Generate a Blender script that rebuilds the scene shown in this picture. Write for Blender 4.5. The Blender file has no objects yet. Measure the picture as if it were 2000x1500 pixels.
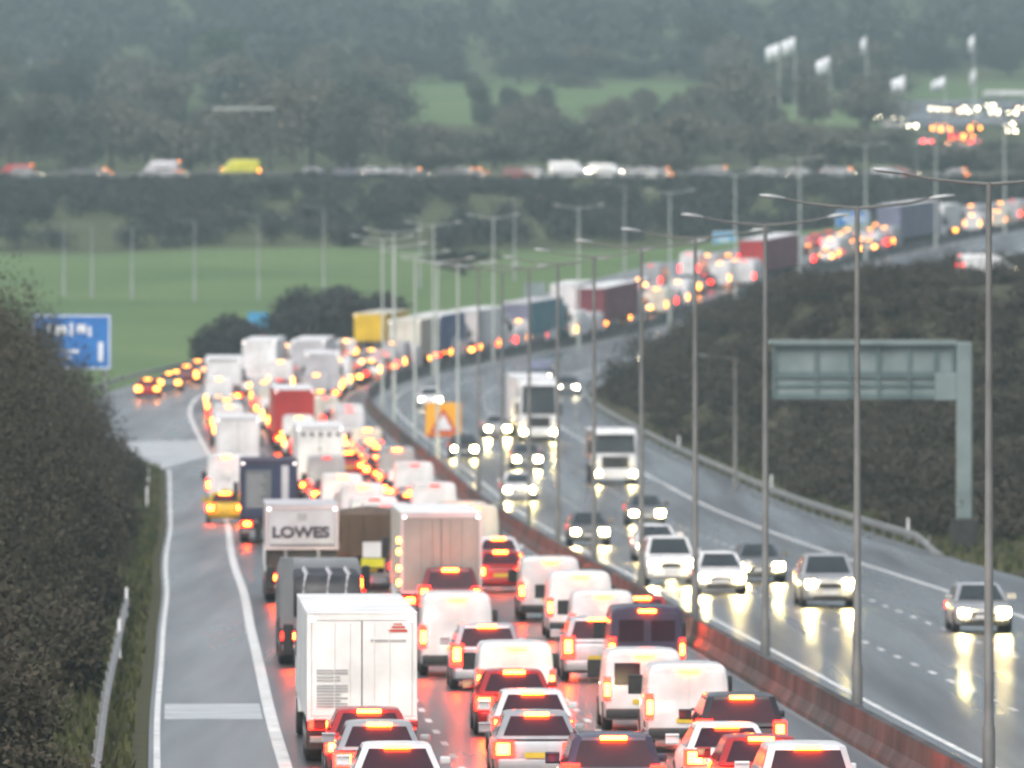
import bpy, bmesh, math, random
import numpy as np
from mathutils import Vector, Matrix
R = math.radians
rnd = random.Random(7)
C = bpy.context.scene.collection
sc = bpy.context.scene
F, HZ, CX, H = 18000.0, 653.0, 1000.0, 9.0     # lens in photo pixels, eye level row, eye height

# ------------------------------------------------------------------ road line
_y = [0, 150, 183, 217, 252, 286, 321, 355, 388, 424, 470, 525, 565, 610, 650, 685, 720, 750, 775, 795, 825, 870, 930, 1010, 1090, 1180, 1300, 4500]
_x = [16.4, 10.6, 9.4, 8.05, 6.85, 5.6, 4.46, 3.06, 1.9, .75, -1.0, -3.06, -4.7, -7.1, -9.1, -9.9, -7.9, -4.4, -.6, 3.6, 12.3, 20.8, 33.5, 54, 80, 108, 125, 125]
_z = [0, 0, 0, 0, 0, 0, 0, 0, 0, 0, .2, .92, 1.4, 2.5, 3.5, 4.36, 5.3, 6.2, 6.9, 7.6, 9.1, 12.0, 15.8, 20.2, 24.0, 27, 28, 28]
YS = np.arange(0, 4500, 1.0)
def _smooth(v, sig):
    k = np.exp(-.5 * (np.arange(-60, 61) / sig) ** 2); k /= k.sum()
    p = np.concatenate([2 * v[0] - v[60:0:-1], v, np.full(60, v[-1])])
    return np.convolve(p, k, 'valid')
MX = _smooth(np.interp(YS, _y, _x), 13.0)
MZ = _smooth(np.interp(YS, _y, _z), 16.0)
MT = np.gradient(MX); MG = np.gradient(MZ)
def mx(s): return np.interp(s, YS, MX)
def mz(s): return np.interp(s, YS, MZ)
def mt(s): return np.interp(s, YS, MT)
def mg(s): return np.interp(s, YS, MG)
def P(s, off, dz=0.0):
    t = mt(s); n = math.sqrt(1 + t * t)
    return Vector((mx(s) + off / n, s - off * t / n, mz(s) + dz))
def coords(X, Y):
    s = Y
    for _ in range(6):
        t = float(mt(s)); n = math.sqrt(1 + t * t)
        off = (X - float(mx(s))) * n if abs(t) < 1e-6 else ((X - float(mx(s))) - t * (Y - s)) / n * 1.0
        off = ((X - float(mx(s))) * 1.0 + (Y - s) * (-t)) / n
        s = Y + off * t / n
    return s, off
_by = [0, 480, 600, 700, 800, 900, 1000, 1108, 1230, 1264, 1300, 1500, 1600, 2000, 2200, 2600, 3000, 3500, 4500]
_bz = [0, 0, 2.2, 5.6, 9, 12.4, 15.8, 19.2, 29.9, 30, 31.5, 41, 45.5, 63, 75, 100, 128, 150, 170]
def base(Y): return float(np.interp(Y, _by, _bz))
def sstep(t):
    t = max(0, min(1, t)); return t * t * (3 - 2 * t)
def ledge(s): return 16.6 + 4.6 * sstep((s - 535) / 60)
def terrain(s, off, X, Y):
    rz = float(mz(s)); b = base(Y)
    und = .35 * math.sin(X * .11 + Y * .05) + .3 * math.sin(X * .043 - Y * .09)
    le = ledge(s)
    if s > 1190:
        k = sstep((s - 1190) / 40); rz = rz * (1 - k) + b * k
    if off < -le:
        d = -off - le
        w = sstep((d - 1) / 32)
        z = (rz - .04) * (1 - w) + (b + und * (0 if 1225 < Y < 1270 else 1)) * w
        if s < 560: z += sstep((d - 2.5) / 8) * 1.2 * (1 - sstep((s - 500) / 60))
        return z
    if off > 15.3:
        d = off - 15.3
        w = sstep((d - .8) / (24 - 9 * sstep((s - 520) / 80)))
        hi = 8.5 + 2.7 * sstep((s - 540) / 110) + max(0, d - 10) * .085 * sstep((s - 420) / 120)
        top = max(hi, b) + und
        return (rz - .04) * (1 - w) + top * w
    return rz - .3
def gz(X, Y):
    s, off = coords(X, Y)
    return terrain(s, off, X, Y)
def solve(px, py, h, road=True):
    a = (px - CX) / F; c = (py - HZ) / F
    prev = None
    D = 120.0
    while D < 3200:
        X = a * D
        s, off = coords(X, D)
        z = float(mz(s)) if road else terrain(s, off, X, D)
        v = H - c * D - h - z
        if v <= 0:
            if prev is not None:
                D -= 1.0 * (-v) / (prev - v + 1e-9)
            break
        prev = v; D += 1.0
    X = a * D
    s, off = coords(X, D)
    return X, D, s, off

# ------------------------------------------------------------------ materials
def nm(name):
    m = bpy.data.materials.new(name); m.use_nodes = True
    return m, m.node_tree.nodes, m.node_tree.links, m.node_tree.nodes['Principled BSDF']
def noisy(name, a, b, scale=3.0, rough=.6, rough2=None, metal=0.0, coat=0.0, bump=0.0, bscale=None, detail=5, spec=.5, lo=.35, hi=.68, stretch=None):
    m, N, L, p = nm(name)
    tc = N.new('ShaderNodeTexCoord')
    n = N.new('ShaderNodeTexNoise'); n.inputs['Scale'].default_value = scale; n.inputs['Detail'].default_value = detail
    src = tc.outputs['Object']
    if stretch:
        mp = N.new('ShaderNodeMapping'); mp.inputs['Scale'].default_value = stretch
        L.new(src, mp.inputs['Vector']); src = mp.outputs['Vector']
    L.new(src, n.inputs['Vector'])
    cr = N.new('ShaderNodeValToRGB')
    cr.color_ramp.elements[0].position = lo; cr.color_ramp.elements[1].position = hi
    cr.color_ramp.elements[0].color = (*a, 1); cr.color_ramp.elements[1].color = (*b, 1)
    L.new(n.outputs['Fac'], cr.inputs['Fac']); L.new(cr.outputs['Color'], p.inputs['Base Color'])
    if rough2 is None: p.inputs['Roughness'].default_value = rough
    else:
        mr = N.new('ShaderNodeMapRange'); mr.inputs['From Min'].default_value = lo; mr.inputs['From Max'].default_value = hi
        mr.inputs['To Min'].default_value = rough; mr.inputs['To Max'].default_value = rough2
        n2 = N.new('ShaderNodeTexNoise'); n2.inputs['Scale'].default_value = scale * .6; n2.inputs['Detail'].default_value = 3
        L.new(src, n2.inputs['Vector'])
        L.new(n2.outputs['Fac'], mr.inputs['Value']); L.new(mr.outputs['Result'], p.inputs['Roughness'])
    p.inputs['Metallic'].default_value = metal
    p.inputs['Coat Weight'].default_value = coat
    p.inputs['Specular IOR Level'].default_value = spec
    if bump:
        n3 = N.new('ShaderNodeTexNoise'); n3.inputs['Scale'].default_value = bscale or scale * 8; n3.inputs['Detail'].default_value = 4
        L.new(tc.outputs['Object'], n3.inputs['Vector'])
        bp = N.new('ShaderNodeBump'); bp.inputs['Strength'].default_value = bump; bp.inputs['Distance'].default_value = .02
        L.new(n3.outputs['Fac'], bp.inputs['Height']); L.new(bp.outputs['Normal'], p.inputs['Normal'])
    return m
def glow(name, col, st):
    m, N, L, p = nm(name)
    p.inputs['Base Color'].default_value = (*[min(1, c) for c in col], 1)
    p.inputs['Roughness'].default_value = .2
    p.inputs['Emission Color'].default_value = (*col, 1); p.inputs['Emission Strength'].default_value = st
    return m
def mul(c, k): return tuple(min(1, x * k) for x in c)
_paint = {}
PAL = dict(white=(.8, .8, .8), silver=(.42, .43, .45), grey=(.16, .17, .18), black=(.018, .018, .022), navy=(.03, .04, .09),
           red=(.42, .02, .02), blue=(.04, .09, .24), purple=(.05, .035, .07), beige=(.5, .46, .36), yellow=(.75, .5, .01), lime=(.72, .68, .03),
           maroon=(.16, .02, .035), teal=(.06, .2, .25), brown=(.1, .06, .035), cream=(.68, .64, .54), taupe=(.34, .31, .275), rose=(.66, .56, .56), pale=(.55, .54, .56), slate=(.16, .17, .25), green=(.05, .2, .08))
def paint(c):
    if c not in _paint:
        col = PAL[c]
        _paint[c] = noisy('paint_' + c, mul(col, .72), mul(col, 1.06), 1.1, .32, .5, coat=.3, metal=.3 if c in ('silver', 'grey', 'pale') else 0)
    return _paint[c]
_panel = {}
def panel(c):
    if c not in _panel:
        col = PAL[c]
        _panel[c] = noisy('panel_' + c, mul(col, .74), mul(col, 1.04), .8, .45, .65, bump=.05)
    return _panel[c]
M = {}
M['glass'] = noisy('dark_glass', (.026, .011, .018), (.042, .02, .03), .8, .1, .2, spec=.22)  # maroon tint paints the red brake-light glow into the glass colour
M['screen'] = noisy('windscreen_glass', (.018, .024, .028), (.035, .044, .05), .8, .08, .16, spec=.45)
M['tyre'] = noisy('tyre_rubber', (.012, .012, .012), (.03, .03, .03), 6, .8)
M['rim'] = noisy('wheel_alloy', (.25, .25, .26), (.4, .4, .42), 5, .4, metal=.8)
M['plastic'] = noisy('dark_trim', (.015, .015, .016), (.035, .035, .036), 4, .55)
M['chassis'] = noisy('chassis_black', (.02, .02, .02), (.05, .045, .04), 2, .7)
M['plate_y'] = noisy('plate_yellow', (.6, .42, .03), (.7, .5, .05), 4, .4)
M['plate_w'] = noisy('plate_white', (.6, .6, .6), (.7, .7, .7), 4, .4)
M['steel'] = noisy('galvanised_steel', (.2, .21, .21), (.34, .35, .35), 1.5, .45, .6, metal=.35)
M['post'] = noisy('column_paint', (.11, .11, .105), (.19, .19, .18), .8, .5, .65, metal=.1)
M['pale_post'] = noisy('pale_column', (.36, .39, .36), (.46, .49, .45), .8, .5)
M['lantern'] = noisy('lantern_shell', (.2, .22, .23), (.3, .32, .33), 3, .35)
M['concrete'] = noisy('barrier_concrete', (.022, .022, .021), (.075, .072, .068), .7, .55, .8, bump=.2)
M['asphalt'] = noisy('wet_asphalt', (.042, .043, .046), (.088, .09, .094), 1.0, .2, .46, bump=.6, bscale=7, spec=.5, stretch=(.8, .02, 1))
M['shoulder'] = noisy('wet_shoulder_asphalt', (.115, .12, .125), (.18, .185, .19), 1.0, .26, .5, bump=.5, bscale=7, spec=.5, stretch=(.7, .025, 1))
M['patch'] = noisy('pale_surface_patch', (.34, .36, .37), (.46, .48, .49), .8, .35, .55, bump=.3, bscale=9)
M['white_line'] = noisy('road_paint', (.5, .5, .49), (.82, .82, .8), 1.4, .3, .5)
M['tarp'] = noisy('dark_tarpaulin', (.012, .012, .016), (.05, .045, .05), 1.2, .45, .6, bump=.4)
M['soil'] = noisy('spoil_load', (.07, .045, .03), (.16, .11, .075), 2, .9, bump=.6)
M['sign_blue'] = noisy('sign_blue', (.015, .13, .42), (.03, .2, .55), .8, .4, spec=.5)
M['sign_cyan'] = noisy('sign_pale_blue', (.04, .26, .5), (.07, .36, .6), .8, .4)
M['sign_white'] = noisy('sign_white', (.7, .72, .74), (.8, .82, .84), .8, .4)
M['sign_back'] = noisy('sign_back_aluminium', (.145, .19, .19), (.215, .27, .27), .8, .5)
M['sign_back_dark'] = noisy('sign_frame_grey', (.07, .11, .115), (.11, .16, .165), .8, .5)
M['sign_yellow'] = noisy('sign_yellow', (.75, .33, .01), (.85, .42, .02), .8, .5)
M['sign_red'] = noisy('sign_red', (.45, .03, .02), (.55, .05, .03), .8, .5)
M['crimson'] = noisy('crimson_panel', (.3, .015, .07), (.4, .03, .1), .8, .5)
M['letter'] = noisy('grey_lettering', (.3, .3, .31), (.4, .4, .41), 2, .5)
M['letter_dark'] = noisy('dark_lettering', (.05, .035, .05), (.08, .06, .075), 2, .5)
M['flag'] = noisy('flag_cloth', (.7, .72, .75), (.85, .87, .9), 1, .8)
M['brick'] = noisy('brick_wall', (.22, .15, .12), (.34, .25, .21), 1, .8)
M['render'] = noisy('pale_render', (.55, .57, .58), (.7, .72, .73), 1, .8)
M['roof_tile'] = noisy('roof_tile', (.12, .1, .085), (.2, .17, .14), 1, .8)
M['tail'] = glow('tail_lens', (1, .012, .006), 9.5)
M['brake'] = glow('brake_bulb', (1, .075, .006), 66.0)
M['brakefar'] = glow('distant_brake_lamp', (1, .3, .035), 10.0)
M['taildim'] = glow('tail_lens_dim', (1, .02, .01), 1.6)
M['amber'] = glow('amber_marker', (1, .38, .03), 16.0)
M['head'] = glow('headlight_bulb', (1, .78, .3), 260.0)
M['headlens'] = glow('headlight_lens', (1, .86, .5), 18.0)
M['headfar'] = glow('distant_headlight', (1, .88, .6), 24.0)
M['marker'] = glow('white_marker', (1, .9, .85), 2.2)
M['grass'] = noisy('field_grass', (.05, .105, .035), (.085, .16, .055), .03, .95, bump=.6, bscale=2.0)
# ground: grass field, olive verge, rough brown under the scrub
def ground_mat():
    m, N, L, p = nm('ground_grass')
    tc = N.new('ShaderNodeTexCoord')
    a = N.new('ShaderNodeTexNoise'); a.inputs['Scale'].default_value = .02; a.inputs['Detail'].default_value = 6
    b = N.new('ShaderNodeTexNoise'); b.inputs['Scale'].default_value = .9; b.inputs['Detail'].default_value = 6
    L.new(tc.outputs['Object'], a.inputs['Vector']); L.new(tc.outputs['Object'], b.inputs['Vector'])
    c1 = N.new('ShaderNodeValToRGB'); c1.color_ramp.elements[0].position = .35; c1.color_ramp.elements[1].position = .65
    c1.color_ramp.elements[0].color = (.09, .148, .058, 1); c1.color_ramp.elements[1].color = (.128, .188, .075, 1)
    L.new(a.outputs['Fac'], c1.inputs['Fac'])
    c2 = N.new('ShaderNodeValToRGB'); c2.color_ramp.elements[0].color = (.042, .04, .026, 1); c2.color_ramp.elements[1].color = (.078, .074, .042, 1)
    L.new(b.outputs['Fac'], c2.inputs['Fac'])
    at = N.new('ShaderNodeAttribute'); at.attribute_name = 'rough_grass'
    mx_ = N.new('ShaderNodeMix'); mx_.data_type = 'RGBA'
    L.new(at.outputs['Fac'], mx_.inputs['Factor']); L.new(c1.outputs['Color'], mx_.inputs['A']); L.new(c2.outputs['Color'], mx_.inputs['B'])
    L.new(mx_.outputs['Result'], p.inputs['Base Color']); p.inputs['Roughness'].default_value = .95
    p.inputs['Specular IOR Level'].default_value = .15
    bp = N.new('ShaderNodeBump'); bp.inputs['Strength'].default_value = .7; bp.inputs['Distance'].default_value = .15
    L.new(b.outputs['Fac'], bp.inputs['Height']); L.new(bp.outputs['Normal'], p.inputs['Normal'])
    return m
def leaf_mat(name, a, b, scale=.25):
    m, N, L, p = nm(name)
    g = N.new('ShaderNodeNewGeometry'); tc = N.new('ShaderNodeTexCoord')
    n = N.new('ShaderNodeTexNoise'); n.inputs['Scale'].default_value = scale; n.inputs['Detail'].default_value = 4
    L.new(tc.outputs['Object'], n.inputs['Vector'])
    ad = N.new('ShaderNodeMath'); ad.operation = 'MULTIPLY_ADD'; ad.inputs[1].default_value = .3; ad.inputs[2].default_value = -.15
    L.new(g.outputs['Random Per Island'], ad.inputs[0])
    s = N.new('ShaderNodeMath'); s.operation = 'ADD'; L.new(ad.outputs[0], s.inputs[0]); L.new(n.outputs['Fac'], s.inputs[1])
    c = N.new('ShaderNodeValToRGB'); c.color_ramp.elements[0].position = .3; c.color_ramp.elements[1].position = .75
    c.color_ramp.elements[0].color = (*a, 1); c.color_ramp.elements[1].color = (*b, 1)
    L.new(s.outputs[0], c.inputs['Fac']); L.new(c.outputs['Color'], p.inputs['Base Color'])
    p.inputs['Roughness'].default_value = .8; p.inputs['Specular IOR Level'].default_value = .2
    return m
M['scrub'] = leaf_mat('scrub_leaves', (.03, .027, .021), (.066, .058, .041), .18)
M['hedge'] = leaf_mat('hedge_leaves', (.032, .029, .021), (.07, .061, .041), .3)
M['bare'] = leaf_mat('bare_twigs', (.1, .096, .076), (.165, .155, .125), .12)
M['dark_leaf'] = leaf_mat('dark_leaves', (.055, .066, .054), (.095, .108, .084), .12)
M['green_leaf'] = leaf_mat('green_leaves', (.035, .065, .035), (.085, .125, .065), .12)
M['belt'] = leaf_mat('belt_leaves', (.026, .03, .03), (.052, .056, .051), .1)
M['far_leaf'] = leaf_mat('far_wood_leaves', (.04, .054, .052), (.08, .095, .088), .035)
M['bark'] = noisy('bark', (.04, .033, .026), (.09, .075, .06), 2, .9)

# ------------------------------------------------------------------ mesh helpers
class MB:
    def __init__(s): s.v = []; s.f = []
    def add(s, vs, fs):
        o = len(s.v); s.v += [tuple(v) for v in vs]; s.f += [tuple(i + o for i in f) for f in fs]; return s
    def box(s, x0, x1, y0, y1, z0, z1):
        return s.add([(x0, y0, z0), (x1, y0, z0), (x1, y1, z0), (x0, y1, z0), (x0, y0, z1), (x1, y0, z1), (x1, y1, z1), (x0, y1, z1)],
                     [(0, 3, 2, 1), (4, 5, 6, 7), (0, 1, 5, 4), (1, 2, 6, 5), (2, 3, 7, 6), (3, 0, 4, 7)])
    def bbox(s, x0, x1, y0, y1, z0, z1, b=.03):
        bm = bmesh.new(); bmesh.ops.create_cube(bm, size=1)
        for v in bm.verts:
            v.co = Vector((x0 + (v.co.x + .5) * (x1 - x0), y0 + (v.co.y + .5) * (y1 - y0), z0 + (v.co.z + .5) * (z1 - z0)))
        b = min(b, .45 * min(abs(x1 - x0), abs(y1 - y0), abs(z1 - z0)))
        bmesh.ops.bevel(bm, geom=bm.edges[:], offset=b, segments=2, affect='EDGES', profile=.5)
        bm.verts.index_update()
        s.add([v.co[:] for v in bm.verts], [[v.index for v in f.verts] for f in bm.faces]); bm.free(); return s
    def loft(s, rings, cap=True, close=True):
        n = len(rings[0]); vs = [p for r in rings for p in r]; fs = []
        for i in range(len(rings) - 1):
            for j in range(n if close else n - 1):
                k = (j + 1) % n
                fs.append((i * n + j, i * n + k, (i + 1) * n + k, (i + 1) * n + j))
        if cap:
            fs.append(tuple(range(n - 1, -1, -1))); fs.append(tuple((len(rings) - 1) * n + j for j in range(n)))
        return s.add(vs, fs)
    def tube(s, pts, rad, n=8):
        pts = [Vector(p) for p in pts]; rs = rad if isinstance(rad, (list, tuple)) else [rad] * len(pts)
        rings = []
        for i, p in enumerate(pts):
            d = (pts[min(i + 1, len(pts) - 1)] - pts[max(i - 1, 0)]).normalized()
            u = d.orthogonal() if abs(d.z) < .9 else Vector((1, 0, 0)); u = (u - d * u.dot(d)).normalized(); w = d.cross(u)
            rings.append([p + (u * math.cos(2 * math.pi * k / n) + w * math.sin(2 * math.pi * k / n)) * rs[i] for k in range(n)])
        return s.loft(rings)
    def cyl_x(s, x0, x1, y, z, r, n=18):
        rings = []
        for x, q in ((x0, r * .93), (x0 + (x1 - x0) * .15, r), (x1 - (x1 - x0) * .15, r), (x1, r * .93)):
            rings.append([(x, y + q * math.cos(2 * math.pi * k / n), z + q * math.sin(2 * math.pi * k / n)) for k in range(n)])
        return s.loft(rings)
    def quad(s, a, b, c, d): return s.add([a, b, c, d], [(0, 1, 2, 3)])
    def slab(s, pts, n, t):      # polygon given thickness t along n
        n = Vector(n); k = len(pts); a = [Vector(p) for p in pts]; b = [p + n * t for p in a]
        return s.add(a + b, [tuple(range(k)), tuple(range(2 * k - 1, k - 1, -1))] + [(i, i + k, (i + 1) % k + k, (i + 1) % k) for i in range(k)])
    def mesh(s, name, smooth=0):
        me = bpy.data.meshes.new(name); me.from_pydata(s.v, [], s.f)
        bm = bmesh.new(); bm.from_mesh(me); bmesh.ops.recalc_face_normals(bm, faces=bm.faces[:]); bm.to_mesh(me); bm.free()
        if smooth:
            for p in me.polygons: p.use_smooth = True
            me.set_sharp_from_angle(angle=R(smooth))
        return me
def raw_mesh(name, v, f):
    me = bpy.data.meshes.new(name); me.from_pydata(v, [], f); return me
def obj(name, me, mat, parent=None):
    o = bpy.data.objects.new(name, me); C.objects.link(o)
    if mat is not None:
        if len(me.materials) == 0: me.materials.append(mat)
        elif me.materials[0] != mat:
            o.material_slots[0].link = 'OBJECT'; o.material_slots[0].material = mat
    o.parent = parent
    return o
def part(name, mb, mat, parent, smooth=0): return obj(name, mb.mesh(name, smooth), mat, parent)
def tag(o, label, cat, group=None):
    o['label'] = label; o['category'] = cat
    if group: o['group'] = group
    return o
def empty(name, loc, label, cat, group=None, rot=(0, 0, 0)):
    o = bpy.data.objects.new(name, None); C.objects.link(o); o.location = loc; o.rotation_euler = rot
    o.empty_display_size = .3
    return tag(o, label, cat, group)
def kind(o, k): o['kind'] = k; return o

# ------------------------------------------------------------------ terrain and roads
def build_ground():
    ss = list(np.arange(90, 560, 10)) + list(np.arange(560, 1100, 6)) + list(np.arange(1100, 1290, 6)) + list(np.arange(1290, 2000, 20)) + list(np.arange(2000, 4400, 60))
    offs = [-900, -700, -520, -400, -320, -260, -220, -190, -165, -145, -128, -112, -98, -86, -76, -66, -58, -50, -44, -38, -33, -29, -26, -24, -22.6, -21.6, -20, -18.4, -17.2, -16.9, -14, -5, 5, 12, 15.3, 15.6, 16.4, 18, 20, 22, 24, 26, 28.5, 31, 34, 37, 41, 46, 52, 60, 70, 82, 96, 112, 130, 150, 175, 205, 240, 300, 380, 480, 620, 800]
    v, f, rough = [], [], []
    n = len(offs)
    for s in ss:
        for o in offs:
            p = P(s, o)
            z = terrain(s, o, p.x, p.y)
            v.append((p.x, p.y, z))
            le = ledge(s)
            r = 0.0
            if o > 15 and s < 1000: r = 1.0
            elif o < -le and s < 620: r = 1.0 - sstep((s - 590) / 40)
            elif 1100 < p.y < 1600: r = .75
            elif p.y > 2000: r = .6
            rough.append(r)
    for i in range(len(ss) - 1):
        for j in range(n - 1):
            f.append((i * n + j, i * n + j + 1, (i + 1) * n + j + 1, (i + 1) * n + j))
    me = raw_mesh('ground', v, f)
    at = me.attributes.new('rough_grass', 'FLOAT', 'POINT'); at.data.foreach_set('value', rough)
    for p in me.polygons: p.use_smooth = True
    kind(obj('ground', me, ground_mat()), 'structure')
build_ground()
SS = list(np.arange(100, 1186, 3.0))
def strip(name, o0, o1, dz, mat, s0=100, s1=1186, k='structure', link=True):
    v, f = [], []
    ss = [s for s in SS if s0 <= s <= s1]
    for s in ss:
        a = o0(s) if callable(o0) else o0; b = o1(s) if callable(o1) else o1
        v += [P(s, a, dz), P(s, b, dz)]
    for i in range(len(ss) - 1): f.append((2 * i, 2 * i + 1, 2 * i + 3, 2 * i + 2))
    o = obj(name, raw_mesh(name, [tuple(q) for q in v], f), mat)
    return kind(o, k)
strip('carriageway_road', -13.75, -1.4, 0.0, M['asphalt'])
strip('reservation_pavement', -1.4, .4, -.004, M['shoulder'])
strip('opposite_road', .4, 15.2, 0.0, M['asphalt'])
strip('hard_shoulder', lambda s: -ledge(s), -13.75, 0.0, M['shoulder'])
def markings():
    mb_v, mb_f = [], []
    def line(o0, w, s0, s1, step=3.0, dz=.006):
        s = s0
        while s < s1 - .01:
            e = min(s + step, s1); i = len(mb_v)
            mb_v.extend([tuple(P(s, o0 - w / 2, dz)), tuple(P(s, o0 + w / 2, dz)), tuple(P(e, o0 + w / 2, dz)), tuple(P(e, o0 - w / 2, dz))])
            mb_f.append((i, i + 1, i + 2, i + 3)); s = e
    line(-13.75, .28, 110, 1150); line(-2.75, .15, 110, 1150)
    line(.95, .16, 110, 1150); line(10.9, .2, 110, 1150)
    line(-16.42, .14, 110, 540)
    for o in (-10.1, -6.4, 4.1, 7.4):
        s = 112.0
        while s < 900: line(o, .15, s, s + 2.0); s += 6.0
    return mb_v, mb_f
v, f = markings()
kind(obj('lane_markings', raw_mesh('lane_markings', v, f), M['white_line']), 'structure')
def patch(pts):
    v = [tuple(P(s, o, .005)) for s, o in pts]
    kind(obj('road_patch', raw_mesh('road_patch', v, [tuple(range(len(v)))]), M['patch']), 'structure')
patch([(216, -16.25), (216, -13.95), (225, -13.95), (225, -16.25)])
patch([(540, -16.9), (566, -13.95), (596, -13.95), (592, -19.5), (575, -19)])
# far hillside road and the car park of the services
v = [(-500, 1235, 30.02), (500, 1235, 30.02), (500, 1258, 30.02), (-500, 1258, 30.02)]
def far_strip():
    v, f = [], []
    xs = list(range(-300, 301, 10))
    for x in xs: v += [(x, 1235, 30.06), (x, 1258, 30.12)]
    for i in range(len(xs) - 1): f.append((2 * i, 2 * i + 2, 2 * i + 3, 2 * i + 1))
    kind(obj('hillside_road', raw_mesh('hillside_road', v, f), M['asphalt']), 'structure')
far_strip()
def carpark():
    v, f = [], []
    xs = list(range(64, 181, 6)); ys = list(range(1590, 1821, 10))
    for y in ys:
        for x in xs: v.append((x, y, gz(x, y) + .25))
    n = len(xs)
    for i in range(len(ys) - 1):
        for j in range(n - 1): f.append((i * n + j, i * n + j + 1, (i + 1) * n + j + 1, (i + 1) * n + j))
    kind(obj('car_park_pavement', raw_mesh('car_park_pavement', v, f), M['asphalt']), 'structure')
carpark()

# barriers
def sweep(name, prof, off, s0, s1, mat, parent=None, step=4.0, dz=0.0, end_drop=None):
    rings = []
    s = s0
    ss = []
    while s < s1: ss.append(s); s += step
    ss.append(s1)
    for s in ss:
        o = off(s) if callable(off) else off
        c = P(s, o, dz); t = float(mt(s)); n = Vector((1, -t, 0)).normalized()
        d = end_drop(s) if end_drop else 0
        rings.append([c + n * a + Vector((0, 0, b - d)) for a, b in prof])
    return part(name, MB().loft(rings), mat, parent)
cb = sweep('concrete_barrier', [(-.3, -.1), (.3, -.1), (.27, .12), (.13, .35), (.1, .78), (-.1, .78), (-.13, .35), (-.27, .12)], -.95, 110, 1150, M['concrete'])
tag(cb, 'low grey concrete barrier along the central reservation beside the lamp columns', 'barrier')
WB = [(0, .0), (.03, .03), (.08, .08), (.03, .13), (.03, .18), (.08, .23), (.03, .28), (0, .31), (-.02, .31), (-.02, 0)]
POSTM = MB().box(-.04, .04, -.05, .05, -.1, .7).mesh('support_post')
def guard_rail(name, off, s0, s1, label, end=None, mirror=1):
    r = empty(name, P(s0, off(s0) if callable(off) else off), label, 'guard rail')
    inv = r.location.copy()
    beam = sweep('beam', [(a * mirror, b) for a, b in WB], off, s0, s1, M['steel'], None, 3.2, .42, end)
    for q in beam.data.vertices: q.co = q.co - inv
    beam.parent = r
    s = s0 + 1
    while s < s1:
        o = (off(s) if callable(off) else off) - .08 * mirror
        c = P(s, o); d = end(s) if end else 0
        if d < .3: obj('support_post', POSTM, M['steel'], r).location = c - inv
        s += 6.4
    return r
guard_rail('guard_rail', 14.9, 372, 760, 'steel crash barrier along the right verge, its near end curving down into the grass',
           lambda s: .55 * sstep((386 - s) / 14), -1)
guard_rail('guard_rail', lambda s: -ledge(s) - .5, 590, 800, 'pale steel crash barrier round the outside of the far bend on the left')
guard_rail('guard_rail', -17.6, 150, 300, 'steel crash barrier in the left verge beside the dark hedge', lambda s: .5 * sstep((s - 292) / 8))
rr = empty('guard_rail', (-130, 1234, 30), 'thin grey crash barrier along the near side of the distant hillside road', 'guard rail')
mb = MB(); mb.box(0, 260, -.04, .04, .45, .75); part('beam', mb, M['post'], rr)
for x in range(4, 261, 6): obj('support_post', POSTM, M['post'], rr).location = (x, .1, 0)

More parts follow.
